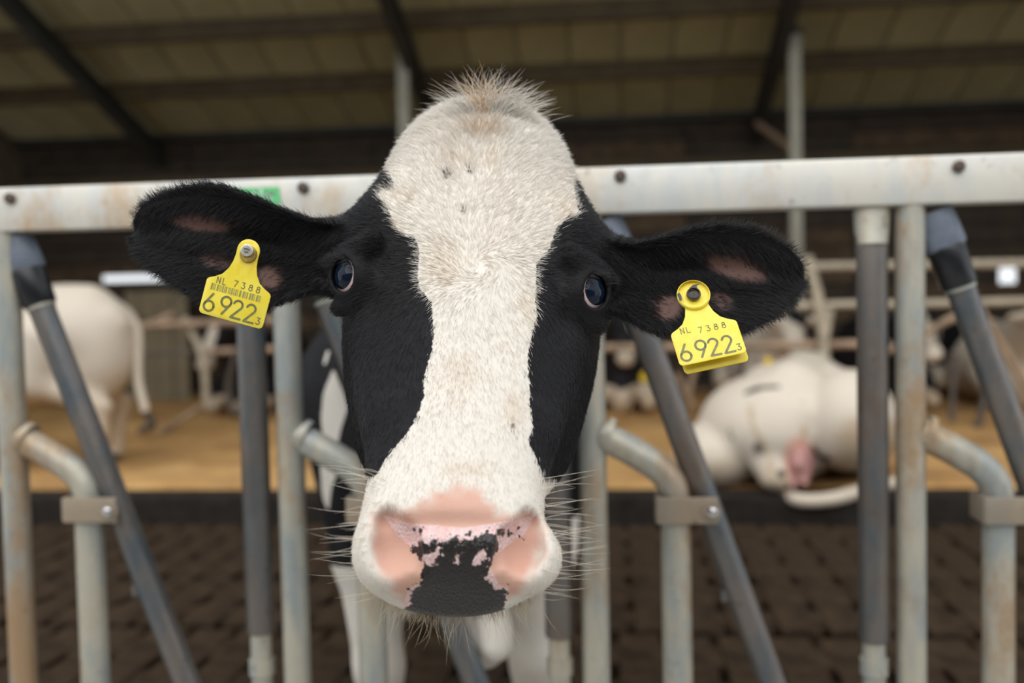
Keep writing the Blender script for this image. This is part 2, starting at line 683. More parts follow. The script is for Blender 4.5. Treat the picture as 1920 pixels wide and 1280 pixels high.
# rafters slope down to the eave
raf_l = ('dark sloping rafter at the left of the roof', 'dark sloping rafter above the pale post beside the big cow', 'dark sloping rafter at the right pale post')
raf_x = []
for lab, (px, py) in zip(raf_l, ((160, 150), (772, 120), (1452, 120))):
    v = ray(px, py)
    drop = .20
    tt = (EAVE_Z + SLOPE * EAVE_Y - drop - SLOPE * CAM[1] - CAM[2]) / (v[2] + SLOPE * v[1])
    p = CAM + v * tt
    raf_x.append(p[0])
    c = np.array([p[0], ym, roof_z(ym) - drop])
    m = MB().box(c, (.05, Lr, .16), Rr)
    m.box(c + np.array([0, 0, .085]), (.12, Lr, .015), Rr)
    m.box(c - np.array([0, 0, .085]), (.12, Lr, .015), Rr)
    o = m.build('rafter', MAT['beam'])
    tag(o, lab, 'roof beam', 'steel rafters')
# posts carrying the rafters
for lab, px in (('pale steel post rising behind the left of the big cow', 758), ('pale steel post rising right of the big cow', 1490)):
    p = onY(px, 200, POST_Y)
    ztop = onY(px, 96 if px < 1000 else 66, POST_Y)[2]
    m = MB()
    m.box((p[0], POST_Y, ztop / 2), (.11, .10, ztop))
    o = m.build('barn_post', MAT['post'], bevel=.006)
    tag(o, lab, 'post', 'barn posts')
    h2 = roof_z(POST_Y) - .05 - ztop
    m2 = MB().box((p[0] + .005, POST_Y, ztop + h2 / 2), (.085, .08, h2 - .004))
    m2.box((p[0] + .005, POST_Y, ztop + .02), (.14, .12, .02))
    m2.build('post_head', MAT['beam'], o)
a, b = onY(1420, 232, 8.72), onY(1482, 276, POST_Y)
o = MB().tube([a, b], .035, 8).build('knee_brace', MAT['steel_far'], smooth=True)
tag(o, 'short slanting brace left of the right barn post', 'brace')

# olive partition boards at the far left of the lying area
part = empty('partition', (onY(300, 700, 8.9)[0], 8.9, SAW))
tag(part, 'olive board partition behind the white heifer', 'partition')
xa, xb = onY(236, 600, 8.9)[0], onY(352, 600, 8.9)[0]
z0, z1 = SAW - .06, onY(300, 545, 8.9)[2]
nb = 4
for i in range(nb):
    a = xa + (xb - xa) * i / nb; b = xa + (xb - xa) * (i + 1) / nb
    MB().box(((a + b) / 2, 8.9 + (i % 2) * .012, (z0 + z1) / 2), (b - a - .01, .04, z1 - z0)).build('board', MAT['board'], part)


def bars(name, label, specs, group='cubicle rails', mat='steel_far', cat='cubicle rail', parts=None):
    """one welded cubicle assembly; each spec = (list of (px,py), Y, radius, material)"""
    root = empty(name, onY(*specs[0][0][0], specs[0][1]))
    tag(root, label, cat, group)
    for i, (pts, Y, r, mt) in enumerate(specs):
        w_ = [onY(px, py, Y) for px, py in pts]
        if len(w_) > 2: w_ = fillet(w_, .22, 5)
        MB().tube(w_, r, 10).build(parts[i] if parts else 'pipe', MAT[mt], root, smooth=True)
    return root


bars('cubicle_divider', 'tan pipe divider with slanting struts behind the left ear tag', [
    ([(236, 612), (560, 598)], 6.1, .033, 'steel_far'),
    ([(215, 640), (262, 615), (330, 588)], 6.1, .030, 'steel_far'),
    ([(346, 596), (382, 665), (388, 765)], 6.15, .032, 'steel_pale'),
    ([(388, 756), (300, 812)], 6.15, .027, 'steel_far'),
    ([(445, 655), (425, 720), (432, 768), (470, 780)], 6.12, .026, 'steel_dark'),
    ([(375, 660), (520, 654)], 6.15, .028, 'steel_far'),
    ([(240, 662), (376, 660)], 6.15, .016, 'steel_dark'),
], parts=['top_rail', 'slanting_strut', 'upright', 'lower_strut', 'loop', 'middle_rail', 'cable'])
bars('cubicle_divider', 'brown divider with a low mud loop beside the white heifer legs', [
    ([(262, 700), (270, 770), (292, 800), (262, 806)], 5.6, .030, 'steel_dark'),
    ([(236, 655), (262, 705)], 5.6, .028, 'steel_far'),
], parts=['loop', 'strut'])
bars('cubicle_divider', 'brown rail and pale splayed upright behind the right ear', [
    ([(1120, 652), (1665, 644)], 6.1, .033, 'steel_far'),
    ([(1512, 480), (1535, 560), (1546, 640), (1543, 705)], 6.05, .045, 'steel_pale'),
    ([(1490, 573), (1606, 570)], 6.1, .032, 'steel_pale'),
    ([(1556, 580), (1546, 640)], 6.03, .035, 'steel_pale'),
    ([(1338, 588), (1330, 645)], 6.1, .035, 'steel_far'),
], parts=['middle_rail', 'upright', 'short_rail', 'gusset', 'stub'])
bars('cubicle_divider', 'pair of pale horizontal rails between the right fence posts', [
    ([(1500, 500), (1990, 492)], 6.2, .035, 'steel_pale'),
    ([(1600, 572), (1990, 563)], 6.2, .033, 'steel_pale'),
    ([(1660, 660), (1760, 610), (1830, 570)], 6.18, .03, 'steel_far'),
    ([(1835, 575), (1935, 740)], 6.12, .03, 'steel_far'),
    ([(1790, 665), (1784, 790)], 6.12, .025, 'steel_dark'),
    ([(1850, 700), (1842, 770), (1826, 818)], 6.15, .028, 'steel_dark'),
], parts=['top_rail', 'middle_rail', 'strut', 'diagonal', 'hanger', 'foot'])
bars('cubicle_divider', 'thin dark pipe standing behind the lying white cow', [
    ([(1392, 640), (1389, 760), (1374, 772)], 6.3, .026, 'steel_dark'),
    ([(1290, 745), (1300, 700), (1316, 640)], 6.3, .028, 'steel_far'),
    ([(1268, 700), (1300, 760)], 6.3, .026, 'steel_far'),
], parts=['upright', 'strut', 'brace'])
# ------------------------------------------------------------------ coat materials
def coat_material(name, black=(.008, .008, .0095), white=(.77, .725, .655), tan=(.55, .40, .25), amp=1.0, nscale=55, rough=.62):
    t = NT(name)
    n1 = t.noise(nscale, 4, .6)
    n2 = t.noise(16, 4, .6)
    n3 = t.noise(240, 2, .5)
    wv = t.math('ADD', t.attr('wht'), t.math('MULTIPLY', t.math('SUBTRACT', n1, .5), amp))
    wm = t.step(wv, -.12 * amp, .12 * amp)
    wc = t.mix(t.math('MULTIPLY', t.step(t.math('ADD', t.math('MULTIPLY', t.attr('tan'), .8), t.math('MULTIPLY', n2, .5)), .35, .95), .75), white, tan)
    bc = t.mix(t.step(n2, .45, .75), black, tuple(x * 1.9 for x in black))
    c = t.mix(wm, bc, wc)
    pk = t.attr('pink')
    pn = t.mix(n2, (.62, .315, .225), (.70, .43, .34))
    c = t.mix(pk, c, pn)
    t.bump(n3, .25, .0015)
    return t, c, t.out(c, rough, None, .22)


tf, cf, MAT['coat_far'] = coat_material('cow_coat', amp=.06, nscale=9, white=(.60, .53, .44), tan=(.42, .30, .18))
MAT['hoof'] = plain('dark_hoof', (.05, .04, .03), .6)
MAT['udder'] = plain('pink_udder', (.40, .20, .18), .6, var=.2)
MAT['tagyellow_far'] = plain('yellow_tag_far', (.80, .58, .03), .4)


def cow_body(F, lying=False, tr=lambda p: p, rot=np.eye(3), near_drop=0.0, legs=True, dewlap=True):
    """trunk and legs of a cow facing -Y with its chest over the origin"""
    def cap(a, b, ra, rb, k=.06):
        F.op(capsule(tr(np.array(a, float)), tr(np.array(b, float)), ra, rb), k)

    def ell(c, r, k=.08, R=None):
        RR = np.eye(3) if R is None else R
        F.op(ellipsoid(tr(np.array(c, float)), r, RR @ rot), k)
    dz = -.53 if lying else 0.0
    ell((0, .80, .95 + dz), (.35 if not lying else .43, .80, .42))
    ell((0, .16, .96 + dz), (.27, .36, .40))
    ell((0, 1.45, 1.06 + dz), (.28, .42, .33))
    cap((0, .15, 1.28 + dz), (0, 1.6, 1.31 + dz), .09, .09, .1)
    for s in (-1, 1):
        cap((s * .20, 1.18, 1.28 + dz), (s * .23, 1.26, 1.25 + dz), .07, .06, .08)
        cap((s * .10, 1.78, 1.16 + dz), (s * .10, 1.82, 1.12 + dz), .06, .05, .08)
    if dewlap:
        ell((0, -.06, .72 + dz), (.12, .24, .20), .08)
    if not lying:
        for s in (-1, 1):
            lo = near_drop if s > 0 else 0.0
            if legs:
                cap((s * .21, .16, 1.0), (s * .20, .14, .62), .15, .085, .09)
                cap((s * .20, .14, .62), (s * .18, .10, .36), .078, .055, .04)
                cap((s * .18, .10, .36), (s * .18, .12, .12 - lo), .055, .042, .03)
                cap((s * .18, .11, .10 - lo), (s * .18, .06, .045 - lo), .05, .062, .03)
            cap((s * .17, 1.42, 1.02), (s * .19, 1.30, .70), .22, .13, .08)
            cap((s * .19, 1.34, .70), (s * .18, 1.72, .50), .12, .066, .06)
            cap((s * .18, 1.72, .50), (s * .18, 1.68, .13 - lo), .058, .045, .03)
            cap((s * .18, 1.67, .10 - lo), (s * .18, 1.61, .045 - lo), .05, .062, .03)
    else:
        for s in (-1, 1):
            cap((s * .26, .22, .34), (s * .27, -.12, .13), .13, .075, .06)
            cap((s * .27, -.12, .13), (s * .22, .24, .075), .065, .05, .03)
            cap((s * .30, 1.35, .36), (s * .44, .92, .24), .24, .14, .08)
            cap((s * .44, .92, .24), (s * .42, 1.42, .10), .10, .065, .04)
            cap((s * .42, 1.42, .10), (s * .44, 1.10, .07), .06, .05, .03)


def cow_head(F, base, poll, nose, tr=lambda p: p):
    """neck, head, muzzle and ears from neck base to nose, all local"""
    base, poll, nose = [np.array(q, float) for q in (base, poll, nose)]
    F.op(capsule(base, poll, .22, .13), .08)
    F.op(capsule(base - np.array([0, .02, .18]), poll + np.array([0, .06, -.16]), .12, .06), .1)
    F.op(capsule(poll, poll + (nose - poll) * .55, .125, .098), .05)
    F.op(capsule(poll + (nose - poll) * .5, nose, .092, .070), .05)
    F.op(capsule(nose + np.array([-.03, 0, 0]), nose + np.array([.03, 0, 0]), .062, .062), .03)
    ax = nose - poll; ax /= np.linalg.norm(ax)
    up = np.array([0, 0, 1.0]); side = np.cross(ax, up); side /= np.linalg.norm(side)
    for s in (-1, 1):
        e0 = poll + side * s * .12; e1 = poll + side * s * .30 + np.array([0, .03, -.02])
        F.op(ellipsoid((e0 + e1) / 2, (.125, .028, .062), np.stack([side, ax, np.cross(side, ax)])), .03)


def paint(me, V, patches, white_boxes=(), default=1.0, tan=None):
    """coat markings: patches are (centre, radii) black blotches on white, or the reverse"""
    sdv = np.full(len(V), .30)
    for c, r in patches:
        q = np.sqrt((((V - np.array(c)) / np.array(r)) ** 2).sum(1))
        sdv = np.minimum(sdv, (q - 1) * min(r))
    for c, r in white_boxes:
        q = np.sqrt((((V - np.array(c)) / np.array(r)) ** 2).sum(1))
        sdv = np.maximum(sdv, (1 - q) * min(r))
    set_attr(me, 'wht', sdv)
    set_attr(me, 'tan', np.zeros(len(V)) if tan is None else tan)
    set_attr(me, 'pink', np.zeros(len(V)))


def place(o, loc, yaw):
    o.location = loc
    o.rotation_euler = (0, 0, math.radians(yaw))


# the white heifer standing at far left, facing out of the picture
F = Field((-.6, -1.6, -.20), (.6, 2.2, 1.75), .026)
cow_body(F, near_drop=.145)
cow_head(F, (0, -.0, 1.15), (0, -.66, 1.38), (0, -1.02, 1.10))
F.op(ellipsoid((0, 1.60, .92), (.27, .28, .42)), .08)
F.op(ellipsoid((0, .80, .86), (.38, .85, .42)), .08)
V, Q = F.mesh()
V[:, 2] *= np.where(V[:, 2] > 0, .86, 1.0)
me = mesh_np('cow', V, Q)
tanv = sstep(V[:, 2], .95, .35) * .55 + .25 * sstep(vnoise(V, 9, 2), 0, 1)
paint(me, V, [((.1, 1.50, .02), (.5, .3, .09))], tan=tanv)
heifer = link_mesh('cow', me, MAT['coat_far'])
tag(heifer, 'cream white cow standing side on behind the leftmost fence bars', 'cow')
hp = onY(172, 700, 4.05)
# local +Y (rump) points to world +X
heifer.rotation_euler = (0, 0, math.radians(-90 + 8))
heifer.location = (hp[0] - 1.80, 4.05 + .18, SAW - .01)
# tail as its own piece
tl = MB().tube(fillet([(0, 1.80, 1.06), (0, 1.91, .92), (.03, 1.90, .58), (.05, 1.95, .38)], .2), .028, 8)
o = tl.build('tail', MAT['coat_far'], None, smooth=True)
set_attr(o.data, 'wht', np.full(len(o.data.vertices), .2)); set_attr(o.data, 'tan', np.full(len(o.data.vertices), .3)); set_attr(o.data, 'pink', np.zeros(len(o.data.vertices)))
o.parent = heifer

# lying cow at right, seen from its rump
F = Field((-.9, -1.6, -.05), (.9, 2.3, 1.5), .026)
cow_body(F, lying=True)
cow_head(F, (0, .10, .56), (0, -.25, .60), (.05, -.55, .34))
F.op(ellipsoid((.10, 1.50, .42), (.42, .46, .38)), .08)
F.op(ellipsoid((.40, 1.66, .24), (.24, .28, .24)), .035)
F.op(ellipsoid((-.30, 1.66, .50), (.24, .30, .34)), .025)
F.op(capsule((.16, 1.74, .46), (.06, 1.90, .15), .16, .09), .022)
F.op(capsule((.05, 1.80, .60), (.05, 1.84, .50), .07, .05), .07)
V, Q = F.mesh()
V[:, 2] *= .80
me = mesh_np('cow', V, Q)
LY = V
paint(me, V, [((-.05, .55, .85), (.18, .10, .10)), ((.14, 1.86, .30), (.05, .1, .10)), ((.0, 1.2, .84), (.16, .05, .06)), ((0, -.6, .9), (.16, .25, .12)), ((-.36, 1.62, .22), (.02, .2, .13))],
      tan=sstep(V[:, 2], .34, .05) * .7 + .3 * sstep(V[:, 0], .1, .5))
# reddish udder skin between the thighs
pkv = sstep(1 - np.sqrt((((V - np.array([-.06, 1.92, .22])) / np.array([.09, .2, .15])) ** 2).sum(1)), 0, .4)
me.attributes['pink'].data.foreach_set('value', pkv.astype(F32))
lying = link_mesh('cow', me, MAT['coat_far'])
tag(lying, 'large white cow lying with its rump to the kerb at right', 'cow')
rp = onZ(1478, 925, SAW)
lying.rotation_euler = (0, 0, math.radians(-16))
ca, sa = math.cos(math.radians(-16)), math.sin(math.radians(-16))
# rump local (0,1.72) faces the camera: turn the cow round
lying.rotation_euler = (0, 0, math.radians(180 - 14))
ca, sa = math.cos(lying.rotation_euler[2]), math.sin(lying.rotation_euler[2])
ly = 1.86
lying.location = (rp[0] - (-sa * ly), rp[1] - (ca * ly), SAW - .03)
# skin marks on the lying cow's hide, with crease shade painted in too
ml = np.array(Matrix.Rotation(lying.rotation_euler[2], 3, 'Z'))
WL = V @ ml.T + np.array(lying.location)
lx, lyy, _ = project(WL)
wv = np.empty(len(V), dtype=F32); me.attributes['wht'].data.foreach_get('value', wv)


def seg_dist(poly):
    d = np.full(len(lx), 1e9)
    for (x0, y0), (x1, y1) in zip(poly[:-1], poly[1:]):
        ex, ey = x1 - x0, y1 - y0
        u = np.clip(((lx - x0) * ex + (lyy - y0) * ey) / (ex * ex + ey * ey), 0, 1)
        d = np.minimum(d, np.hypot(lx - x0 - u * ex, lyy - y0 - u * ey))
    return d


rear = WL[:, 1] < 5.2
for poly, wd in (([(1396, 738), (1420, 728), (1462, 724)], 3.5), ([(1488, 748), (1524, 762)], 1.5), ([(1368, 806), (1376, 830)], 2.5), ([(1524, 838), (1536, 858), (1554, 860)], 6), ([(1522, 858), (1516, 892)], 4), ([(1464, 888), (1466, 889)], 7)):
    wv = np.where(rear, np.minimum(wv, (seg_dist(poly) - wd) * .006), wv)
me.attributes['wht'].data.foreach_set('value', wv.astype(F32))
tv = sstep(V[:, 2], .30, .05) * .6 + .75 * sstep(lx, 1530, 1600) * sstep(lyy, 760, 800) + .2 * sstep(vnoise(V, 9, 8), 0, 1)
crease = np.minimum(seg_dist([(1405, 760), (1412, 800), (1440, 850), (1452, 905)]), seg_dist([(1508, 800), (1506, 850), (1498, 880)]))  # fold shade painted into the coat colour along thigh and belly
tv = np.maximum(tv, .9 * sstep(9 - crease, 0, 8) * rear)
me.attributes['tan'].data.foreach_set('value', np.clip(tv, 0, 1).astype(F32))
tp = [onY(px, py, Y) for px, py, Y in ((1446, 868, 3.80), (1458, 905, 3.68), (1492, 940, 3.45), (1560, 937, 3.45), (1625, 917, 3.55), (1700, 900, 3.80))]
tl = MB().tube(fillet(tp, .10), .036, 10).build('tail', MAT['coat_far'], None, smooth=True)
set_attr(tl.data, 'wht', np.full(len(tl.data.vertices), .2)); set_attr(tl.data, 'tan', np.full(len(tl.data.vertices), .35)); set_attr(tl.data, 'pink', np.zeros(len(tl.data.vertices)))
adopt(tl, lying)
ud = Field((-.2, 1.7, .0), (.25, 2.1, .4), .02)
ud.op(ellipsoid((-.06, 1.84, .19), (.07, .12, .13)), .03)
for q in ((-.09, 1.91, .13), (-.03, 1.92, .11), (-.06, 1.92, .22)):
    ud.op(capsule(q, (q[0], q[1] + .05, q[2] - .03), .022, .014), .02)
V2, Q2 = ud.mesh()
o = link_mesh('udder', mesh_np('udder', V2, Q2), MAT['udder']); o.parent = lying
o['label'] = 'reddish pink udder between the thighs'

# generic lying cow for the far row
F = Field((-.8, -1.5, -.05), (.8, 2.1, 1.4), .032)
cow_body(F, lying=True)
cow_head(F, (0, .02, .66), (0, -.50, .92), (0, -.90, .62))
VL, QL = F.mesh()
VL[:, 2] *= .90; VL[:, 0] *= .86
F = Field((-.6, -1.6, -.05), (.6, 2.2, 1.75), .032)
cow_body(F)
cow_head(F, (0, .0, 1.15), (0, -.62, 1.42), (0, -.98, 1.10))
VS, QS = F.mesh()

BL = [((0, .8, .5), (.8, 1.5, .9))]
FACE = [((0, -.82, .74), (.05, .26, .30)), ((0, -.92, .60), (.13, .10, .10))]
far = [
    # mesh, px of the chest, its distance Y, yaw, black blotches, white patches, label
    ('L', 452, 7.25, 2, BL + [((0, -.55, .9), (.5, .45, .5))], FACE + [((0, -.05, .12), (.5, .25, .10))], 'black cow with a white blaze lying behind the left ear tag'),
    ('L', 1462, 7.25, 0, [((.06, -.60, .88), (.12, .14, .12)), ((-.2, .9, .7), (.3, .3, .3))], [], 'white cow with a black brow lying behind the large lying cow'),
    ('L', 1688, 7.2, 0, BL + [((0, -.55, .9), (.5, .45, .5))], [((.1, -.15, .12), (.2, .2, .10))] + FACE, 'black cow lying beside the brown rail in the far row'),
    ('L', 1165, 7.2, 2, BL + [((0, -.55, .9), (.5, .45, .5))], [((.1, -.70, .85), (.07, .2, .12)), ((0, -.05, .12), (.6, .35, .17)), ((0, -.92, .60), (.12, .10, .09))], 'black cow with white feet lying right of the big cow, far back'),
    ('L', 1908, 7.2, 0, [((-.3, .9, .7), (.3, .35, .4))], [], 'pinkish white cow lying behind the slanting bar at the right edge'),
    ('S', 668, 7.2, 0, [((.1, .5, 1.1), (.5, .3, .5))], [], 'white and black cow standing behind the left ear of the big cow'),
]
far_obj = []
for kind, px, Y, yaw, pat, wht, lab in far:
    Vv, Qq = (VL, QL) if kind == 'L' else (VS, QS)
    me = mesh_np('cow', Vv, Qq)
    paint(me, Vv, pat, wht, tan=sstep(Vv[:, 2], .5, .05) * .7 + .3 * sstep(vnoise(Vv, 7, len(lab)), 0, 1))
    o = link_mesh('cow', me, MAT['coat_far'])
    g = onY(px, 700, Y)
    place(o, (g[0], Y, SAW - .005), yaw)
    tag(o, lab, 'cow', 'cows resting in the barn')
    far_obj.append(o)

# small yellow tags on far ears, hung where the photograph shows them
for px, py, Y, lab in ((1441, 679, 5.55, 'small yellow tag on the left ear of the brow-patched far cow'), (1531, 692, 5.55, 'small yellow tag on the right ear of the brow-patched far cow'),
                       (1136, 607, 6.9, 'small yellow tag beside the right eye of the big cow, far behind'), (1207, 705, 6.6, 'small orange yellow tag left of the slanting bar')):
    p = onY(px, py, Y)
    m = MB()
    out = [(-.030, -.045), (.030, -.045), (.032, .0), (.012, .022), (.010, .042), (-.010, .042), (-.012, .022), (-.032, .0)]
    n_ = len(out)
    m.add([(p[0] + a, p[1] - .003, p[2] + b) for a, b in out] + [(p[0] + a, p[1] + .003, p[2] + b) for a, b in out],
          [tuple(range(n_)), tuple(reversed(range(n_, 2 * n_)))] + [(i, (i + 1) % n_, n_ + (i + 1) % n_, n_ + i) for i in range(n_)])
    o = m.build('ear_tag', MAT['tagyellow_far'])
    tag(o, lab, 'ear tag', 'far ear tags')
# ------------------------------------------------------------------ the feed fence with its headlocks
fence = empty('feed_fence', (0, 0, 0))
tag(fence, 'galvanised headlock feed fence with square top rail and slanting locking bars', 'fence')
A_px = (29, 547, 1112, 1708)
XA = [onY(px, 900, 0)[0] for px in A_px]
per = (XA[3] - XA[0]) / 3
RZ0 = .5 * (onY(1400, 396, 0)[2] + onY(300, 427, 0)[2])
RZ1 = .5 * (onY(1400, 306, 0)[2] + onY(300, 345, 0)[2])
rail_lo, rail_hi = RZ0, RZ1
o = MB().box((-.3, 0, (rail_lo + rail_hi) / 2), (4.6, .055, rail_hi - rail_lo)).build('top_rail', MAT['rail'], fence, smooth=True, bevel=.008)
rail = o
for px, py in ((20, 372), (569, 352), (1163, 330), (1797, 312)):
    p = onY(px, py, -.028)
    m = MB().tube([p + np.array([0, .004, 0]), p + np.array([0, -.006, 0]), p + np.array([0, -.009, 0])], [.0105, .0105, .006], 8)
    m.build('bolt', MAT['bolt'], rail)
# green sticker on the rail, half behind the ear
st = [onY(px, py, -.0292) for px, py in ((424, 384), (527, 382), (523, 350), (424, 354))]
m = MB().add(st, [(0, 1, 2, 3)])
stk = m.build('sticker', MAT['sticker'], rail)
stk['label'] = 'green sticker with white lettering'

ZG = 0.0
fa = lambda x, z, y=0.0: np.array([x, y, z])
zB0 = onY(1125, 815, 0)[2]
x3 = XA[2]
offs = []
for px, py in ((1122, 813), (1190, 848), (1236, 876), (1264, 910), (1270, 955)):
    p = onY(px, py, 0)
    offs.append((p[0] - x3, p[2]))
XB_off = np.mean([onY(172, 1120, 0)[0] - XA[0], onY(1271, 1120, 0)[0] - XA[2], onY(1872, 1120, 0)[0] - XA[3]])
clz = onY(1290, 950, 0)[2]
piv = np.mean([onY(1334, 948, 0)[0] - XA[2], onY(214, 945, 0)[0] - XA[0]])
for i, xa in enumerate(XA):
    # fixed post
    MB().tube([fa(xa, ZG), fa(xa, rail_lo + .004)], .0245, 20).build('post', MAT['pipe'], fence, smooth=True)
    # bent branch pipe that becomes the second upright
    pts = [fa(xa + .012, offs[0][1])] + [fa(xa + dx, z) for dx, z in offs[1:4]] + [fa(xa + XB_off, offs[4][1]), fa(xa + XB_off, ZG)]
    b = MB().tube(fillet(pts, .045, 5), .0262, 20).build('branch_pipe', MAT['pipe'], fence, smooth=True)
    # weld bead
    a0 = fa(xa, 0)
    MB().tube([fa(xa + .020, offs[0][1] + .002), fa(xa + .030, offs[0][1] - .003)], .031, 14).build('weld', MAT['pipe'], b, smooth=True)
    # locking bar slants from under the rail down to the right
    if i in (0,):
        q0, q1 = onY(20, 445, 0), onY(346, 1285, 0)
    elif i == 1:
        q0, q1 = onY(560, 430, 0), onY(893, 1290, 0)
    elif i == 2:
        q0, q1 = onY(1136, 425, 0), onY(1450, 1285, 0)
    else:
        q0, q1 = onY(1757, 408, 0), onY(2040, 1180, 0)
    d = (q1 - q0) / np.linalg.norm(q1 - q0)
    top = q0 + d * ((rail_lo - .010 - q0[2]) / d[2])
    end = q0 + d * ((.30 - q0[2]) / d[2])
    yo = np.array([0, .012, 0])
    s0 = top + d * .128
    c = MB().tube([s0 + yo - d * .03, end + yo], .0238, 20).build('locking_bar', MAT['bar'], fence, smooth=True)
    # rubber cap: flattened block, then a round sleeve
    nrm = np.array([0, 1.0, 0]); sd2 = np.cross(d, nrm)
    m = MB()
    m.tube([top + yo, top + yo + d * .03, top + yo + d * .06, top + yo + d * .066], [.0295, .0315, .0325, .030], 4 * 5, flat=[(.9, 1.12)] * 4)
    cb = m.build('cap_block', MAT['rubber_grey'], c, smooth=True)
    MB().tube([top + yo + d * .062, top + yo + d * .068, top + yo + d * .130, top + yo + d * .134], [.030, .0318, .0300, .0275], 24).build('cap_sleeve', MAT['rubber'], c, smooth=True)
    MB().tube([top + yo + d * .134, top + yo + d * .140], .0262, 20).build('cap_ring', MAT['pipe'], c, smooth=True)
    # a nub on the bar
    q = q0 + d * ((onY(1360, 1110, 0)[2] - q0[2]) / d[2])
    MB().box(q + yo + sd2 * -.026, (.012, .02, .02)).build('stop_nub', MAT['bar'], c, bevel=.002)
    # clamp joining branch pipe and locking bar
    m = MB()
    xb = xa + XB_off
    m.box((xb + (piv - XB_off) * .5 - .009, -.030, clz), (piv - XB_off + .048, .010, .046))
    m.box((xb + (piv - XB_off) * .5 - .019, .034, clz), (piv - XB_off + .028, .010, .046))
    m.box((xb - .031, .002, clz), (.009, .07, .046))
    cl = m.build('clamp', MAT['clamp'], fence, bevel=.0035, smooth=True)
    m = MB()
    pp = np.array([xa + piv + .004, -.035, clz])
    m.tube([pp, pp + np.array([0, -.004, 0])], .016, 16)
    m.build('washer', MAT['clamp'], cl, smooth=True)
    MB().tube([pp + np.array([0, -.003, 0]), pp + np.array([0, -.012, 0]), pp + np.array([0, -.015, 0])], [.0085, .0085, .004], 12).build('bolt', MAT['bolt_bright'], cl, smooth=True)

for px, label in ((480, 'a'), (1043, 'b'), (1637, 'c')):
    p = onY(px, 900, 0)
    zt = onY(1637, 1196, 0)[2]
    sl_ = MB().tube([fa(p[0], rail_lo + .003), fa(p[0], rail_lo - .035), fa(p[0], rail_lo - .10), fa(p[0], zt), fa(p[0], zt - .004)], [.0255, .0255, .0255, .0255, .0235], 20,
                    flat=[(.6, 1.2), (.75, 1.12), (1, 1), (1, 1), (1, 1)]).build('stop_post', MAT['bar'], fence, smooth=True)
    MB().tube([fa(p[0], zt), fa(p[0], ZG)], .0195, 18).build('inner_tube', MAT['pipe'], sl_, smooth=True)
    zc_ = onY(px, 1248, 0)[2]
    MB().tube([fa(p[0], zc_ + .014), fa(p[0], zc_ - .014)], .0235, 18).build('collar', MAT['pipe'], sl_, smooth=True)
    MB().tube([fa(p[0], rail_lo + .003), fa(p[0], rail_lo - .035), fa(p[0], rail_lo - .062)], [.0262, .0262, .0262], 20,
              flat=[(.62, 1.2), (.77, 1.12), (1, 1)]).build('flattened_end', MAT['pipe'], sl_, smooth=True)
# ------------------------------------------------------------------ the big cow
O = P(881, 534, .93)
rr = math.radians(3.0); aa = math.radians(55)
AX_W = RT * math.cos(rr) - UP * math.sin(rr)
UPr = UP * math.cos(rr) + RT * math.sin(rr)
AX_S = -UPr * math.sin(aa) - FW * math.cos(aa)      # down the nose
AX_H = UPr * math.cos(aa) - FW * math.sin(aa)       # out of the face
HM = np.stack([AX_W, AX_S, AX_H])                   # world -> head rows


def toh(p): return HM @ (np.asarray(p) - O)
def tow(q): return O + np.asarray(q) @ HM
def LD(px, py, d): return toh(P(px, py, d))


_s = np.arange(-.36, .36, .002)
_st = np.array([-.36, -.31, -.285, -.265, -.24, -.21, -.175, -.14, -.10, -.05, 0, .05, .10, .15, .19, .22, .25, .275, .30, .34])
_a = np.array([.02, .035, .045, .056, .068, .085, .101, .114, .123, .123, .112, .0995, .0925, .0835, .0755, .0775, .0805, .0785, .072, .06])
_hf = np.array([-.14, -.075, -.040, -.016, .0, .006, .007, .008, .008, .006, .004, .002, .001, .001, .002, .004, .004, -.004, -.02, -.05])
_hm = np.array([-.15, -.10, -.08, -.065, -.055, -.05, -.047, -.045, -.045, -.045, -.045, -.046, -.048, -.050, -.050, -.05, -.05, -.052, -.055, -.065])
_hb = np.array([-.16, -.13, -.13, -.15, -.17, -.19, -.20, -.205, -.205, -.20, -.19, -.175, -.155, -.135, -.112, -.096, -.086, -.083, -.083, -.086])
_n = np.array([2, 2, 2, 2.1, 2.2, 2.4, 2.6, 2.7, 2.7, 2.6, 2.35, 2.1, 2.0, 2.05, 2.2, 2.4, 2.6, 2.6, 2.5, 2.4])


def _curve(v, sig=5):
    y = np.interp(_s, _st, v)
    k = np.exp(-.5 * (np.arange(-15, 16) / sig) ** 2); k /= k.sum()
    return np.convolve(np.pad(y, 15, mode='edge'), k, 'valid')


TA, TF, TM, TB, TN = [_curve(v) for v in (_a, _hf, _hm, _hb, _n)]


def head_loft(x, y, z):
    s1 = y.ravel()
    g = lambda T: np.interp(s1, _s, T).astype(F32).reshape(1, -1, 1)
    a, hf, hm, hb, n = g(TA), g(TF), g(TM), g(TB), g(TN)
    wa = np.abs(x) / a
    up_ = np.maximum(z - hm, 0) / (hf - hm)
    dn = np.maximum(hm - z, 0) / (hm - hb)
    ef = (wa ** n + up_ ** n) ** (1 / n)
    eb = (wa ** F32(2.2) + dn ** F32(2.2)) ** F32(1 / 2.2)
    e = np.where(z > hm, ef, eb)
    return (e - 1) * np.minimum(a, hf - hm + .02) * F32(.85)


HV = .0025
H = Field((-.385, -.345, -.29), (.385, .335, .065), HV)
lo3, hi3 = (-.15, -.34, -.21), (.15, .33, .03)
H.op((head_loft, lo3, hi3), .01)
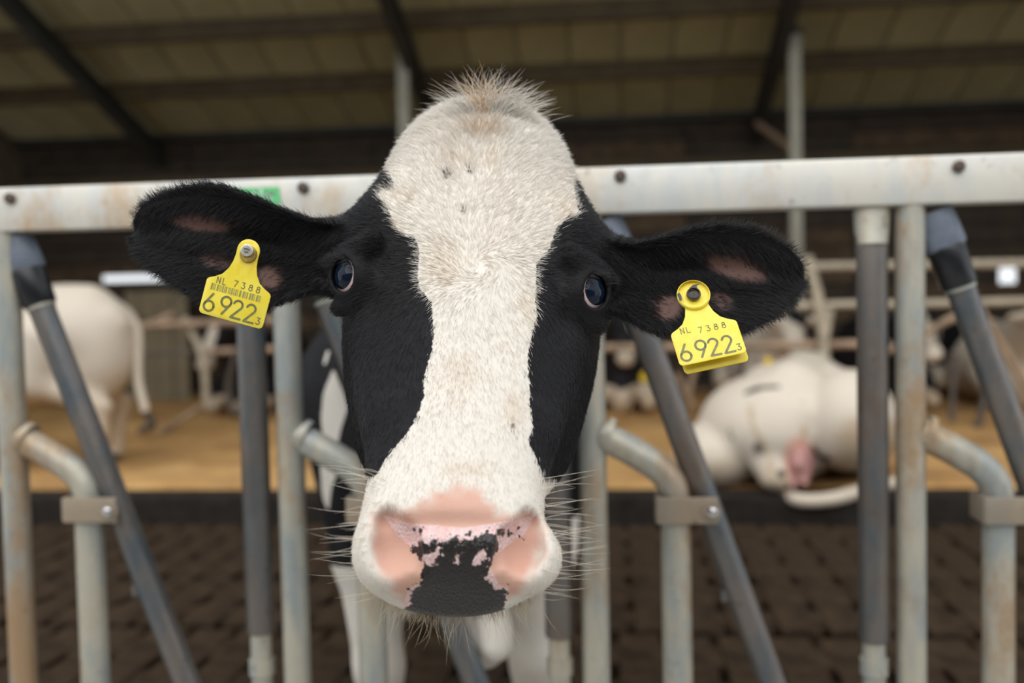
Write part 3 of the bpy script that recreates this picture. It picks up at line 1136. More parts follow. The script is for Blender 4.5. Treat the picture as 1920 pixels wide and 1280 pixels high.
# blunt muzzle end: cut by a tilted soft plane
sl, (gx_, gy_, gz_) = H.view((-.2, .12, -.40), (.2, .45, .2), .0)
pl = (gy_ - F32(.286) + F32(.36) * (gz_ + F32(.05))) * F32(.94) + F32(.9) * (gx_ * gx_)
H.F[sl] = -smin(-H.F[sl], -pl.astype(F32) + 0 * H.F[sl], .034)
# poll: broad dome
pc = LD(905, 262, 1.055)
H.op(ellipsoid(pc + np.array([0, -.004, -.035]), (.072, .050, .055)), .05)
# chin and lower jaw behind the lip
H.op(ellipsoid((LD(857, 1100, .88)[0], .226, -.103), (.046, .045, .024)), .018)
H.op(capsule((-.050, .10, -.15), (-.030, .22, -.118), .04, .026), .03)
H.op(capsule((.050, .10, -.15), (.030, .22, -.118), .04, .026), .03)
# cheeks
for s in (-1, 1):
    H.op(ellipsoid((s * .075, -.02, -.13), (.045, .13, .07)), .05)
    # temple swelling above and outside the eye
    H.op(ellipsoid((s * .096, -.088, -.036), (.024, .034, .028)), .026)
    # facial crest, running down from under the eye
    H.op(capsule((s * .092, .045, -.045), (s * .070, .130, -.038), .016, .010), .022)
# midline furrow of the forehead and the bony rise above each eye
H.op(capsule((0, -.17, .030), (.0, -.03, .034), .026, .024), .02, 'sub', .8)
# neck going back through the fence
NECK0 = tow((0, -.09, -.12))
BODY = np.array([-.36, .40, 0.0])
NECK1 = np.array([-.33, .32, 1.10])
H.op(capsule(toh(NECK0), toh(NECK1), .098, .235), .05)
H.op(capsule(toh(tow((0, .03, -.155))), toh(NECK1 + np.array([0, -.05, -.22])), .055, .13), .06)



def hit(px, py):
    """where the ray of a photograph pixel meets the modelled hide (head coordinates)"""
    o_ = toh(CAM); v_ = HM @ ray(px, py)
    ts = np.arange(.55, 1.25, .0015)
    q = o_ + ts[:, None] * v_
    ix = [np.clip(np.round((q[:, i] - H.lo[i]) / H.h).astype(int), 0, len(H.ax[i]) - 1) for i in range(3)]
    f = H.F[ix[0], ix[1], ix[2]]
    k = int(np.argmax(f < 0))
    if f[k] >= 0: return q[len(ts) // 2]
    return q[k]


# --- eyes
EYE_R = .0205
eyes = []
for s, px, py, d in ((-1, 664, 519, .962), (1, 1097.5, 549, .962)):
    c = LD(px - s * 3, py + 1, d)
    g = -FW * .80 + RT * (s * .58) + UP * .10
    g = HM @ (g / np.linalg.norm(g))
    eyes.append((s, c, g))
    upv = HM @ UPr
    lat = np.cross(g, upv); lat /= np.linalg.norm(lat)
    upv = np.cross(lat, g); upv /= np.linalg.norm(upv)
    # tilt: the inner corner hangs lower
    tl_ = math.radians(-24 * s)
    lat2 = lat * math.cos(tl_) + upv * math.sin(tl_)
    up2 = -lat * math.sin(tl_) + upv * math.cos(tl_)
    H.op(ellipsoid(c, (.0262, .0262, .0255)), .014)
    # upper brow and lower lid ridges
    b0 = c + upv * .0255 + g * .003
    H.op(capsule(b0 - lat2 * .02, b0 + lat2 * .022, .0105, .0105), .014)
    b1 = c - upv * .024 + g * .004
    H.op(capsule(b1 - lat2 * .016, b1 + lat2 * .016, .007, .007), .010)
    # open the lids
    H.op(ellipsoid(c + g * .022, (.0142, .0168, .030), np.stack([lat2, up2, g])), .004, 'sub')
    H.op(ellipsoid(c, (EYE_R * 1.03,) * 3), .002, 'sub')
    # hollow running down from the inner corner
    i0 = LD(px - s * 34, py + 62, .905)
    i1 = LD(px - s * 22, py + 40, .925)
    H.op(capsule(i0, i1, .010, .007), .014, 'sub', .8)

# --- nostrils and lip relief
nos = {}
for s, a_, m_, b_ in ((-1, (722, 968), (757, 1012), (791, 1066)), (1, (996, 972), (961, 1014), (926, 1064))):
    p0 = LD(a_[0], a_[1], .775); p1 = LD(m_[0], m_[1], .776); p2 = LD(b_[0], b_[1], .790)
    # wing swelling beside the slit
    wg = hit((728 if s < 0 else 995), 1052) - np.array([0, .008, .012])
    H.op(ellipsoid(wg, (.024, .024, .022)), .018)
    p0, p1, p2 = hit(*a_), hit(*m_), hit(*b_)
    H.op(capsule(p0 + np.array([0, .001, -.002]), p1 + np.array([0, -.001, -.002]), .0118, .0112), .004, 'sub')
    H.op(capsule(p1 + np.array([0, -.001, -.003]), p2, .0112, .0035), .004, 'sub')
    H.op(capsule(p0 + np.array([0, 0, .004]), p0 + np.array([0, -.002, -.012]), .0062, .0062), .005, 'sub')
    # shallow scoop of bare skin outside the slit
    H.op(ellipsoid(hit((738 if s < 0 else 982), 1010) + np.array([0, .010, .002]), (.016, .019, .014)), .012, 'sub', .9)
    nos[s] = (p0, p1, p2)
# dent above the pad
H.op(capsule(hit(775, 978) + np.array([0, .002, .003]), hit(925, 978) + np.array([0, .002, .003]), .006, .006), .010, 'sub', .8)
# mouth line
H.op(capsule((-.06, .262, -.094), (.06, .262, -.094), .006, .006), .006, 'sub')


# --- ears
def ear(side, base, tip, xs, upo, loo, dD, dtip, dmid):
    B = LD(base[0], base[1], dD); T = LD(tip[0], tip[1], dtip)
    l = T - B; L = np.linalg.norm(l); l = l / L
    m = HM @ (-FW); m = m - l * (m @ l); m /= np.linalg.norm(m)
    c = np.cross(l, m)
    if c @ (HM @ UP) < 0: c = -c
    lpos = np.array([abs(x - base[0]) for x in xs]) / abs(tip[0] - base[0]) * L
    sc = dmid / FPX
    upw = np.array(upo) * sc; low = np.array(loo) * sc
    tt = np.linspace(-.01, L + .012, 140)
    def cv(v):
        yv = np.interp(tt, lpos, v)
        k = np.exp(-.5 * (np.arange(-9, 10) / 3.0) ** 2); k /= k.sum()
        return np.convolve(np.pad(yv, 9, mode='edge'), k, 'valid')
    U_, L_ = cv(upw), cv(low)

    def fn(x, y, z):
        x = x - F32(B[0]); y = y - F32(B[1]); z = z - F32(B[2])
        lc = x * F32(l[0]) + y * F32(l[1]) + z * F32(l[2])
        cc = x * F32(c[0]) + y * F32(c[1]) + z * F32(c[2])
        mc = x * F32(m[0]) + y * F32(m[1]) + z * F32(m[2])
        u = np.interp(lc.ravel(), tt, U_).astype(F32).reshape(lc.shape)
        lo = np.interp(lc.ravel(), tt, L_).astype(F32).reshape(lc.shape)
        hw = np.where(cc > 0, u, lo) + F32(.001)
        q = np.abs(cc) / hw
        v = np.clip(lc / F32(L), 0, 1)
        bow = F32(.055) * np.maximum(np.sin(np.pi * v), 0) ** F32(.8)
        depth = F32(-.040) * (1 - q * q) * np.clip(1 - v * F32(.75), 0, 1) ** F32(.6)
        rib = F32(.006) * np.exp(-((cc - u * F32(.45)) / F32(.010)) ** 2) * np.sin(np.pi * v)
        rib2 = F32(.004) * np.exp(-((cc + lo * F32(.15)) / F32(.009)) ** 2) * np.sin(np.pi * v)
        th = F32(.0050) + F32(.0035) * (1 - v)
        d1 = np.abs(mc - bow - depth - rib - rib2) * F32(.8) - th
        d2 = (q - 1) * np.minimum(hw, F32(.03)) * F32(.8)
        d3 = np.maximum(-lc, lc - F32(L))
        dd = -smin(-d1, -d2, .006)
        return np.maximum(dd, d3)
    pts = np.array([B, T, B + c * upw.max() + l * L * .5, B - c * low.max() + l * L * .5])
    lo_, hi_ = pts.min(0) - .07, pts.max(0) + .07
    H.op((fn, lo_, hi_), .010)
    # fleshy stalk joining skull and shell
    sk = B - l * .045 - m * .02
    H.op(capsule(sk, B + l * .03 - m * .022, .044, .034), .03)
    return B, l, c, m, L, (tt, U_, L_)


EARS = {}
EARS[-1] = ear(-1, (640, 478), (245, 430), (640, 600, 540, 490, 446, 400, 353, 313, 273, 255, 246), (48, 50, 66, 80, 91, 91, 80, 68, 47, 29, 5), (68, 78, 116, 133, 126, 109, 91, 69, 40, 26, 5), 1.025, 1.03, .985)
EARS[1] = ear(1, (1130, 510), (1512, 518), (1130, 1173, 1213, 1266, 1319, 1385, 1439, 1478, 1500, 1511), (52, 48, 58, 74, 86, 82, 62, 41, 23, 5), (64, 90, 115, 126, 121, 105, 80, 50, 26, 5), 1.025, 1.03, .985)

HVt, HQ = H.mesh()
HW = tow(HVt)
if np.linalg.det(HM) < 0:
    HQ = HQ[:, ::-1]

# trunk and legs, coarser, in world space
yaw = math.radians(10)
Rb = np.array([[math.cos(yaw), math.sin(yaw), 0], [-math.sin(yaw), math.cos(yaw), 0], [0, 0, 1]])   # rows: body axes in world
trb = lambda p: BODY + np.asarray(p) @ Rb
B_ = Field((-1.25, -.60, -.05), (.45, 2.75, 1.62), .014)
cow_body(B_, tr=trb, rot=Rb, dewlap=False)
B_.op(capsule(NECK0, NECK1, .096, .232), .05)
B_.op(capsule(tow((0, .03, -.155)), NECK1 + np.array([0, -.05, -.22]), .053, .128), .06)
B_.op(capsule(NECK1, trb((0, .25, 1.08)), .232, .27), .08)
# brisket: hanging fold and its blunt lobe
br = onY(918, 1120, .16)
B_.op(ellipsoid(trb((0.02, -.06, .78)), (.17, .24, .24)), .08)
B_.op(capsule(onY(880, 1010, .20), onY(905, 1205, .13), .085, .050), .07)
B_.op(capsule(onY(925, 1130, .06), onY(927, 1205, .05), .030, .036), .03)
BV, BQ = B_.mesh()
# keep only the part of the coarse neck behind the fine head block
nb_ = len(HW)
V = np.concatenate([HW, BV]); Q = np.concatenate([HQ, BQ + nb_])
me = mesh_np('body', V, Q)

PX, PY, PD = project(V)
ishead = np.zeros(len(V), bool); ishead[:nb_] = True
LOC = (V - O) @ HM.T
# --- markings (coat colour), traced on the hide
WHITE = [(690, 300), (726, 320), (735, 338), (742, 342), (728, 352), (706, 362), (724, 385), (736, 413), (744, 430), (761, 443), (778, 446), (786, 469), (783, 517),
         (787, 541), (809, 567), (811, 604), (814, 626), (809, 660), (800, 688), (793, 722), (796, 739), (780, 784), (766, 809), (741, 837), (720, 866), (704, 893),
         (640, 905), (560, 1000), (560, 1300), (1200, 1300), (1200, 960), (1060, 902), (1019, 894), (1008, 863), (994, 838), (990, 826), (999, 803), (997, 778), (991, 750), (994, 733), (990, 694),
         (989, 666), (994, 640), (1000, 612), (1008, 592), (1003, 564), (1006, 531), (1004, 509), (1008, 489), (1025, 475), (1034, 455), (1042, 427), (1062, 413),
         (1089, 399), (1082, 386), (1078, 366), (1076, 340), (1100, 322), (1085, 230), (960, 120), (860, 120), (700, 230)]
wsd = poly_sd(PX, PY, WHITE) * .0005
# ears, cheeks behind the silhouette and the far side are black; skull top behind the poll white
ear_m = ishead & (np.abs(LOC[:, 0]) > .135)
wsd = np.where(ear_m, -.02, wsd)
back = ishead & (LOC[:, 2] < -.10) & (LOC[:, 1] < .12)
wsd = np.where(back, np.minimum(wsd, (LOC[:, 2] + .10) * .3 - .002), wsd)
# trunk markings
W1 = [(625, 690), (646, 742), (652, 765), (640, 800), (634, 829), (628, 850), (618, 830), (604, 812), (602, 780), (606, 737)]
W2 = [(600, 860), (618, 868), (632, 890), (622, 910), (616, 960), (604, 930)]
W3 = [(613, 655), (618, 660), (611, 684), (606, 682)]
W4 = [(640, 585), (652, 575), (655, 600), (642, 606)]
bsd = np.full(len(V), -.03)
for W_ in (W1, W2, W3, W4):
    bsd = np.maximum(bsd, poly_sd(PX, PY, W_) * .0011)
low = np.where(V[:, 0] < -.30, .60, .70) - V[:, 2] + .03 * vnoise(V, 6, 4)
bsd = np.maximum(bsd, low * .6)
far_ = sstep(V[:, 1], .9, 1.1)
bsd = bsd * (1 - far_) + far_ * .05 * vnoise(V, 3.0, 9)
wsd = np.where(ishead, wsd, bsd)
# throat and lower neck of the fine block follow the trunk colours
thr = ishead & (PD > 1.15)
wsd = np.where(thr, -.02, wsd)
set_attr(me, 'wht', wsd)

PADB = [(772, 1024), (790, 1016), (802, 1024), (812, 1006), (826, 1020), (840, 1006), (856, 1002), (866, 1012), (884, 1010), (896, 1004), (910, 1000), (926, 998), (934, 1012), (936, 1034), (926, 1044), (918, 1061),
        (908, 1078), (914, 1092), (930, 1103), (951, 1098), (948, 1122), (944, 1150), (938, 1195), (860, 1200), (765, 1195), (754, 1146), (776, 1128), (764, 1104), (780, 1100), (793, 1086), (791, 1068), (800, 1056), (786, 1044), (776, 1036)]
psd = poly_sd(PX, PY, PADB)
for hole in ([(786, 1046), (815, 1032), (826, 1021), (829, 1034), (818, 1050), (820, 1060), (798, 1062)],
             [(886, 1050), (904, 1026), (916, 1032), (908, 1050), (914, 1052), (904, 1062), (888, 1058)],
             [(852, 1048), (862, 1034), (868, 1042), (860, 1058)]):
    psd = np.minimum(psd, -poly_sd(PX, PY, hole) + 1.0)
for (qx, qy, r) in ((745, 998, 4), (789, 995, 5), (778, 993, 3), (937, 998, 8), (956, 1000, 5), (976, 1005, 4), (970, 989, 2.5), (912, 1008, 12), (880, 1000, 5), (812, 1012, 5)):
    psd = np.maximum(psd, r - np.hypot(PX - qx, PY - qy))
front = ishead & (LOC[:, 1] > .15) & (LOC[:, 2] > -.112)
set_attr(me, 'pad', np.where(front, psd, -60))
WETP = [(716, 962), (742, 972), (764, 980), (814, 984), (868, 989), (918, 982), (979, 972), (1004, 964), (985, 1000), (958, 1018), (930, 1040), (918, 1061), (935, 1095), (955, 1100), (944, 1150), (940, 1200), (757, 1200), (754, 1146), (764, 1104), (793, 1090), (796, 1062), (775, 1030), (745, 1005)]
wet = np.where(front, poly_sd(PX, PY, WETP), -60)
set_attr(me, 'wet', wet)
PINK = [(700, 962), (724, 952), (752, 958), (776, 948), (806, 920), (830, 914), (880, 908), (908, 908), (926, 930), (942, 956), (985, 958), (1012, 958), (1024, 990), (1024, 1030), (1006, 1066), (985, 1094),
        (960, 1120), (940, 1136), (760, 1138), (742, 1112), (716, 1076), (702, 1040), (696, 1000)]
pk = np.where(front, poly_sd(PX, PY, PINK), -60)
pkf = sstep(pk + 9 * vnoise(V, 150, 77) + 5 * vnoise(V, 420, 78), -10, 22) * .92
# pinkish bare skin inside the ears
epk = np.zeros(len(V))
for cx, cy, rx, ry, an, am in ((382, 417, 84, 22, 6, .62), (412, 487, 50, 24, 10, .36), (508, 520, 34, 32, 30, .6), (478, 540, 30, 24, 0, .25),
                               (1375, 500, 84, 28, 19, .60), (1345, 560, 40, 26, 30, .38), (1250, 574, 36, 34, -20, .6), (1400, 485, 60, 14, 25, .25)):
    q = math.radians(an)
    u = (PX - cx) * math.cos(q) + (PY - cy) * math.sin(q); v = -(PX - cx) * math.sin(q) + (PY - cy) * math.cos(q)
    epk = np.maximum(epk, am * sstep(1 - np.hypot(u / rx, v / ry), 0, .55))
set_attr(me, 'earpink', np.where(ear_m & (PD < 1.06), epk, 0))
set_attr(me, 'pink', np.where(ishead, pkf, 0))
tan = np.zeros(len(V))
for cx, cy, rx, ry, am in ((905, 243, 60, 34, .62), (760, 372, 60, 26, .30), (918, 300, 20, 50, .32), (745, 430, 40, 50, .2), (860, 300, 50, 30, .25), (835, 500, 60, 80, .40), (905, 480, 20, 18, .2), (860, 700, 80, 90, .36), (950, 650, 40, 60, .22), (880, 880, 110, 40, .42), (1060, 400, 40, 40, .3), (985, 570, 30, 60, .38), (965, 770, 40, 70, .38)):
    tan = np.maximum(tan, am * sstep(1 - np.hypot((PX - cx) / rx, (PY - cy) / ry), 0, .9))
tan = np.where(ishead, tan, .18 + .2 * sstep(V[:, 2], .6, .1))
# small hay and mud flecks on the forehead
dirt = np.zeros(len(V))
for cx, cy, rx, ry, an in ((840, 329, 10, 4, -40), (881, 322, 6, 3.5, 20), (869, 397, 5, 2.2, 10), (962, 797, 2.6, 4, 0), (728, 354, 12, 3, 5)):
    q = math.radians(an)
    u = (PX - cx) * math.cos(q) + (PY - cy) * math.sin(q); v = -(PX - cx) * math.sin(q) + (PY - cy) * math.cos(q)
    dirt = np.maximum(dirt, sstep(1.35 - np.hypot(u / rx, v / ry), 0, .5))
dirt = np.where(ishead & (PD < 1.1), dirt, 0)
set_attr(me, 'tan', tan); set_attr(me, 'dirt', dirt)
# dark rims of the lids
rim = np.zeros(len(V))
for s, c, g in eyes:
    rim = np.maximum(rim, sstep(.031 - np.linalg.norm(LOC - (c + g * .012), axis=1), 0, .010))
set_attr(me, 'rim', np.where(ishead, rim, 0))

t, c, _m = coat_material('big_cow_coat', amp=.006, nscale=220)
c = t.mix(t.math('MULTIPLY', t.attr('earpink'), .9), c, (.26, .145, .12))
c = t.mix(t.attr('dirt'), c, (.08, .045, .02))
c = t.mix(t.attr('rim'), c, (.008, .007, .008))
wetm = t.step(t.attr('wet'), -2, 3)
nn = t.noise(90, 4, .6)
c = t.mix(wetm, c, t.mix(t.step(nn, .4, .7), (.80, .60, .59), (.77, .49, .46)))
pn = t.noise(170, 4, .65)
pm = t.step(t.math('ADD', t.attr('pad'), t.math('MULTIPLY', t.math('SUBTRACT', pn, .5), 46)), -1.2, 1.2)
c = t.mix(pm, c, (.020, .017, .0165))
vor = t.n('ShaderNodeTexVoronoi', feature='DISTANCE_TO_EDGE')
vor.inputs['Scale'].default_value = 330
t.l(t.coord('Object', (1.0, .6, .6)), vor.inputs['Vector'])
hgt = t.math('MULTIPLY', t.step(vor.outputs['Distance'], 0.0, .35), wetm)
t.bump(t.math('ADD', hgt, t.math('MULTIPLY', t.noise(300, 2), .35)), .55, .0012)
t.out(c, t.math('SUBTRACT', .62, t.math('MULTIPLY', wetm, .33)), None, t.math('ADD', .18, t.math('MULTIPLY', wetm, .3)))
MAT['bigcow'] = t.m

cow = empty('cow', (BODY[0], BODY[1], 0))
tag(cow, 'black and white cow pushing its head through the fence towards the viewer', 'cow')
body = link_mesh('body', me, MAT['bigcow'], cow)

# --- eyeballs
t = NT('cow_eye')
xyz = t.n('ShaderNodeSeparateXYZ'); t.l(t.coord('Object'), xyz.inputs[0])
ang = xyz.outputs['Z']
iris = t.step(ang, EYE_R * .70, EYE_R * .73)
c = t.mix(iris, (.80, .62, .64), (.022, .014, .010))
pup = t.step(ang, EYE_R * .73, EYE_R * .78)
c = t.mix(pup, c, (.004, .010, .024))
MAT['eye'] = t.out(c, .05, 0, .28)
for s, c_, g in eyes:
    gz = -FW * .70 + RT * (s * .66) + UP * .13
    gz /= np.linalg.norm(gz)
    gx2 = np.cross(UP, gz); gx2 /= np.linalg.norm(gx2); gy2 = np.cross(gz, gx2)
    bm = bmesh.new()
    bmesh.ops.create_uvsphere(bm, u_segments=48, v_segments=32, radius=EYE_R)
    mm = bpy.data.meshes.new('eyeball'); bm.to_mesh(mm); bm.free()
    o = link_mesh('eyeball', mm, MAT['eye'], cow)
    p = tow(c_)
    mt = Matrix.Identity(4)
    for i in range(3):
        mt[i][0], mt[i][1], mt[i][2], mt[i][3] = gx2[i], gy2[i], gz[i], p[i]
    o.matrix_basis = mt
    o['label'] = 'glossy dark eye with a pale inner corner'


# --- hair, as curves
def hair_object(name, roots, dirs1, dirs2, length, radius, color, mat, npts=4):
    """roots (n,3); each strand bends from dirs1 to dirs2"""
    n = len(roots)
    tt = np.linspace(0, 1, npts)
    pts = np.empty((n, npts, 3), dtype=F32)
    for i, u in enumerate(tt):
        pts[:, i] = roots + (dirs1 * (u - .5 * u * u) + dirs2 * (.5 * u * u + .0)) * length[:, None]
    hc = bpy.data.hair_curves.new(name)
    hc.add_curves([npts] * n)
    hc.attributes['position'].data.foreach_set('vector', pts.reshape(-1))
    ra = hc.attributes.get('radius') or hc.attributes.new('radius', 'FLOAT', 'POINT')
    prof = np.array([1, .95, .75, .15]) if npts == 4 else np.interp(tt, [0, .3, .7, 1], [1, .95, .7, .12])
    ra.data.foreach_set('value', (np.asarray(radius)[:, None] * prof[None]).astype(F32).ravel())
    ca_ = hc.attributes.new('hair_color', 'FLOAT_COLOR', 'CURVE')
    ca_.data.foreach_set('color', np.concatenate([color, np.ones((n, 1))], 1).astype(F32).ravel())
    hc.materials.append(mat)
    o = bpy.data.objects.new(name, hc)
    COL.objects.link(o)
    adopt(o, cow)
    return o


t = NT('cow_hair')
MAT['hair'] = t.out(t.attr('hair_color', 'Color'), .42, 0, .33)

# sample roots on the fine head mesh
tri = np.concatenate([HQ[:, [0, 1, 2]], HQ[:, [0, 2, 3]]])
Aa, Ab, Ac = HW[tri[:, 0]], HW[tri[:, 1]], HW[tri[:, 2]]
NRM = np.cross(Ab - Aa, Ac - Aa)
area = np.linalg.norm(NRM, axis=1) / 2
NRM /= (2 * area[:, None] + 1e-12)
view = Aa - CAM; view /= np.linalg.norm(view, axis=1)[:, None]
facing = -(NRM * view).sum(1)
# normals must point outwards
if facing[np.argmax(area * (np.linalg.norm(Aa - O, axis=1) < .03))] < 0:
    NRM = -NRM; facing = -facing
vn = np.zeros_like(HW)
for k in range(3):
    for j in range(3):
        vn[:, j] += np.bincount(tri[:, k], weights=NRM[:, j] * area, minlength=len(HW))
vn /= np.linalg.norm(vn, axis=1)[:, None] + 1e-12
dist = np.linalg.norm(Aa - CAM, axis=1)
T_loc = (Aa - O) @ HM.T
wgt = area * (facing > -.35) * (dist < 1.22)
hpad = psd[:nb_][tri[:, 0]]; hwet = wet[:nb_][tri[:, 0]]; hpk = pkf[:nb_][tri[:, 0]]; hrim = rim[:nb_][tri[:, 0]]
dens = np.ones(len(tri))
dens *= np.where(hwet > -3, 0, 1)
dens *= 1 - .80 * hpk
dens *= 1 - .75 * hrim
in_ear = np.abs(T_loc[:, 0]) > .135
dens *= np.where(in_ear, .75, 1)
dens *= 1 - .95 * np.where(in_ear, epk[:nb_][tri[:, 0]] / .62, 0).clip(0, 1)
for s, c_, g in eyes:
    dens *= np.where(np.linalg.norm(T_loc - (c_ + g * .016), axis=1) < .019, 0, 1)
pr = wgt * dens; pr /= pr.sum()
NH = 220000
ti = RNG.choice(len(tri), NH, p=pr)
u1, u2 = RNG.random(NH), RNG.random(NH)
fl = u1 + u2 > 1
u1[fl], u2[fl] = 1 - u1[fl], 1 - u2[fl]
bc = np.stack([1 - u1 - u2, u1, u2], 1)
R0 = (HW[tri[ti]] * bc[:, :, None]).sum(1)
N0 = (vn[tri[ti]] * bc[:, :, None]).sum(1); N0 /= np.linalg.norm(N0, axis=1)[:, None]
att = lambda A: (A[:nb_][tri[ti]] * bc).sum(1)
rw, rtan, rpk, rep, rdirt, rrim = att(wsd), att(tan), att(pkf), att(epk), att(dirt), att(rim)
RL = (R0 - O) @ HM.T
W0 = LD(905, 478, .92)
com = np.zeros((NH, 3))
dx, dy = RL[:, 0] - W0[0], RL[:, 1] - W0[1]
rd = np.hypot(dx, dy) + 1e-6
com[:, 0] = dx / rd; com[:, 1] = dy / rd
# down the nose the hair lies straight
dn = sstep(RL[:, 1], -.02, .10)
com[:, 0] = com[:, 0] * (1 - dn) + dn * RL[:, 0] * 3.0
com[:, 1] = com[:, 1] * (1 - dn) + dn
# on the upper forehead it parts sideways
uf = sstep(-RL[:, 1], .10, .17)
com[:, 0] += uf * np.clip(RL[:, 0] / .02, -1, 1) * .4
com[:, 2] -= .6 * sstep(np.abs(RL[:, 0]), .07, .12)
com += np.stack([vnoise(RL, 60, 21), vnoise(RL, 60, 22), vnoise(RL, 60, 23)], 1) * (.30 - .16 * dn + .5 * sstep(.028 - rd, 0, .02))[:, None]
sw_ = sstep(.045 - rd, 0, .04) * 1.25
cx_, cy_ = com[:, 0].copy(), com[:, 1].copy()
com[:, 0] = cx_ * np.cos(sw_) - cy_ * np.sin(sw_); com[:, 1] = cx_ * np.sin(sw_) + cy_ * np.cos(sw_) + .5 * sstep(.03 - rd, 0, .03)
com = com @ HM
isear = np.abs(RL[:, 0]) > .135
LEN = np.interp(RL[:, 1], [-.28, -.2, -.1, 0, .1, .22, .30], [.018, .013, .010, .0085, .0070, .0065, .0050])
for s in (-1, 1):
    B, l, c_, m_, L, (tt_, U_, L_) = EARS[s]
    k = isear & (np.sign(RL[:, 0]) == s)
    q = RL[k] - B
    lc = q @ l; cc = q @ c_
    u = np.interp(lc, tt_, U_); lo = np.interp(lc, tt_, L_)
    qn = np.where(cc > 0, cc / (u + .002), cc / (lo + .002))
    dr = l[None] * 1.0 + c_[None] * (qn * 1.15)[:, None] + np.stack([vnoise(RL[k], 70, 31), vnoise(RL[k], 70, 32), vnoise(RL[k], 70, 33)], 1) * .25
    # upper inside hair hangs down across the shell
    inside = ((N0[k] @ HM.T) @ m_) > .1
    dr = np.where((inside & (qn > -.2) & (qn < .75))[:, None], l[None] * .75 - c_[None] * .85, dr)
    com[k] = dr @ HM
    LEN[k] = np.where(np.abs(qn) > .8, .012, .0145)
    LEN[k] *= np.where(lc / L > .9, .75, 1)
T0 = com - N0 * (com * N0).sum(1)[:, None]
T0 /= np.linalg.norm(T0, axis=1)[:, None] + 1e-9
T0 += RNG.normal(size=T0.shape) * .16
LEN *= RNG.uniform(.65, 1.25, NH)
LEN *= 1 - .5 * rpk - .5 * rrim - .5 * np.clip(rep / .62, 0, 1)
lift = np.where(isear, .40, .25 - .06 * dn)[:, None]
D1 = T0 + N0 * lift * RNG.uniform(.6, 1.5, (NH, 1))
D2 = T0 - N0 * .10
D1 /= np.linalg.norm(D1, axis=1)[:, None]; D2 /= np.linalg.norm(D2, axis=1)[:, None]
jit = rw + RNG.normal(size=NH) * .0016 + vnoise(RL, 420, 41) * .0016
white = np.array([.755, .71, .64]); tanc = np.array([.60, .43, .27]); blk = np.array([.0085, .0085, .010])
vt = np.clip(rtan * 1.0 + .10 * vnoise(RL, 42, 42) + RNG.normal(size=NH) * .06, 0, 1)
cw = white[None] * (1 - vt[:, None]) + tanc[None] * vt[:, None]
cb = blk[None] * RNG.uniform(.5, 1.7, (NH, 1)) + np.clip(vnoise(RL, 38, 43), 0, 1)[:, None] * np.array([.010, .0085, .007])
colr = np.where((jit > 0)[:, None] & ~isear[:, None], cw, cb)
colr = colr * (1 - rpk[:, None]) + np.array([.74, .50, .40]) * rpk[:, None]
colr = colr * (1 - rdirt[:, None]) + np.array([.07, .04, .018]) * rdirt[:, None]
rad = np.where(isear, .00016, np.interp(RL[:, 1], [-.2, .1, .3], [.00017, .00015, .00013]))
o = hair_object('coat', R0 - N0 * .0006, D1, D2, LEN, rad, colr, MAT['hair'])
tag(o, kind='stuff')

# poll tuft
def near_surface(px, py, d):
    """closest mesh vertex facing the camera for a pixel"""
    q = (HW - CAM)
    qd = q @ FW
    e = np.hypot(960 + FPX * (q @ RT) / qd - px, 640 - FPX * (q @ UP) / qd - py) * .0005 + np.abs(qd - d) * .25
    i = int(np.argmin(e))
    return HW[i], vn[i]


def strands(name, specs, mat, npts=6, kind='stuff', label=None):
    r, d1, d2, ln, rad_, col_ = [np.array(q) for q in zip(*specs)]
    o = hair_object(name, r, d1, d2, ln, rad_, col_, mat, npts)
    o['kind'] = kind
    if label: o['label'] = label
    return o


sp = []
for i in range(560):
    px = RNG.normal(922, 30)
    py = 204 + ((px - 912) / 62) ** 2 * 10 + RNG.uniform(-4, 12)
    p, n = near_surface(px, py, 1.06)
    u = (px - 912) / 62
    out = RT * (u * 1.0 + RNG.normal() * .35) + UP * RNG.uniform(.55, 1.0) - FW * .25
    d2 = RT * (u * 2.0 + RNG.normal() * .5) + UP * RNG.uniform(-.3, .8) - FW * .1
    cc = white * RNG.uniform(.85, 1.05)
    if abs(px - 905) < 10 and RNG.random() < .6: cc = tanc * 1.2
    sp.append((p, out / np.linalg.norm(out), d2 / np.linalg.norm(d2), RNG.uniform(.022, .050) * (1.1 - .2 * abs(u)), .00020, cc))
strands('poll_tuft', sp, MAT['hair'])

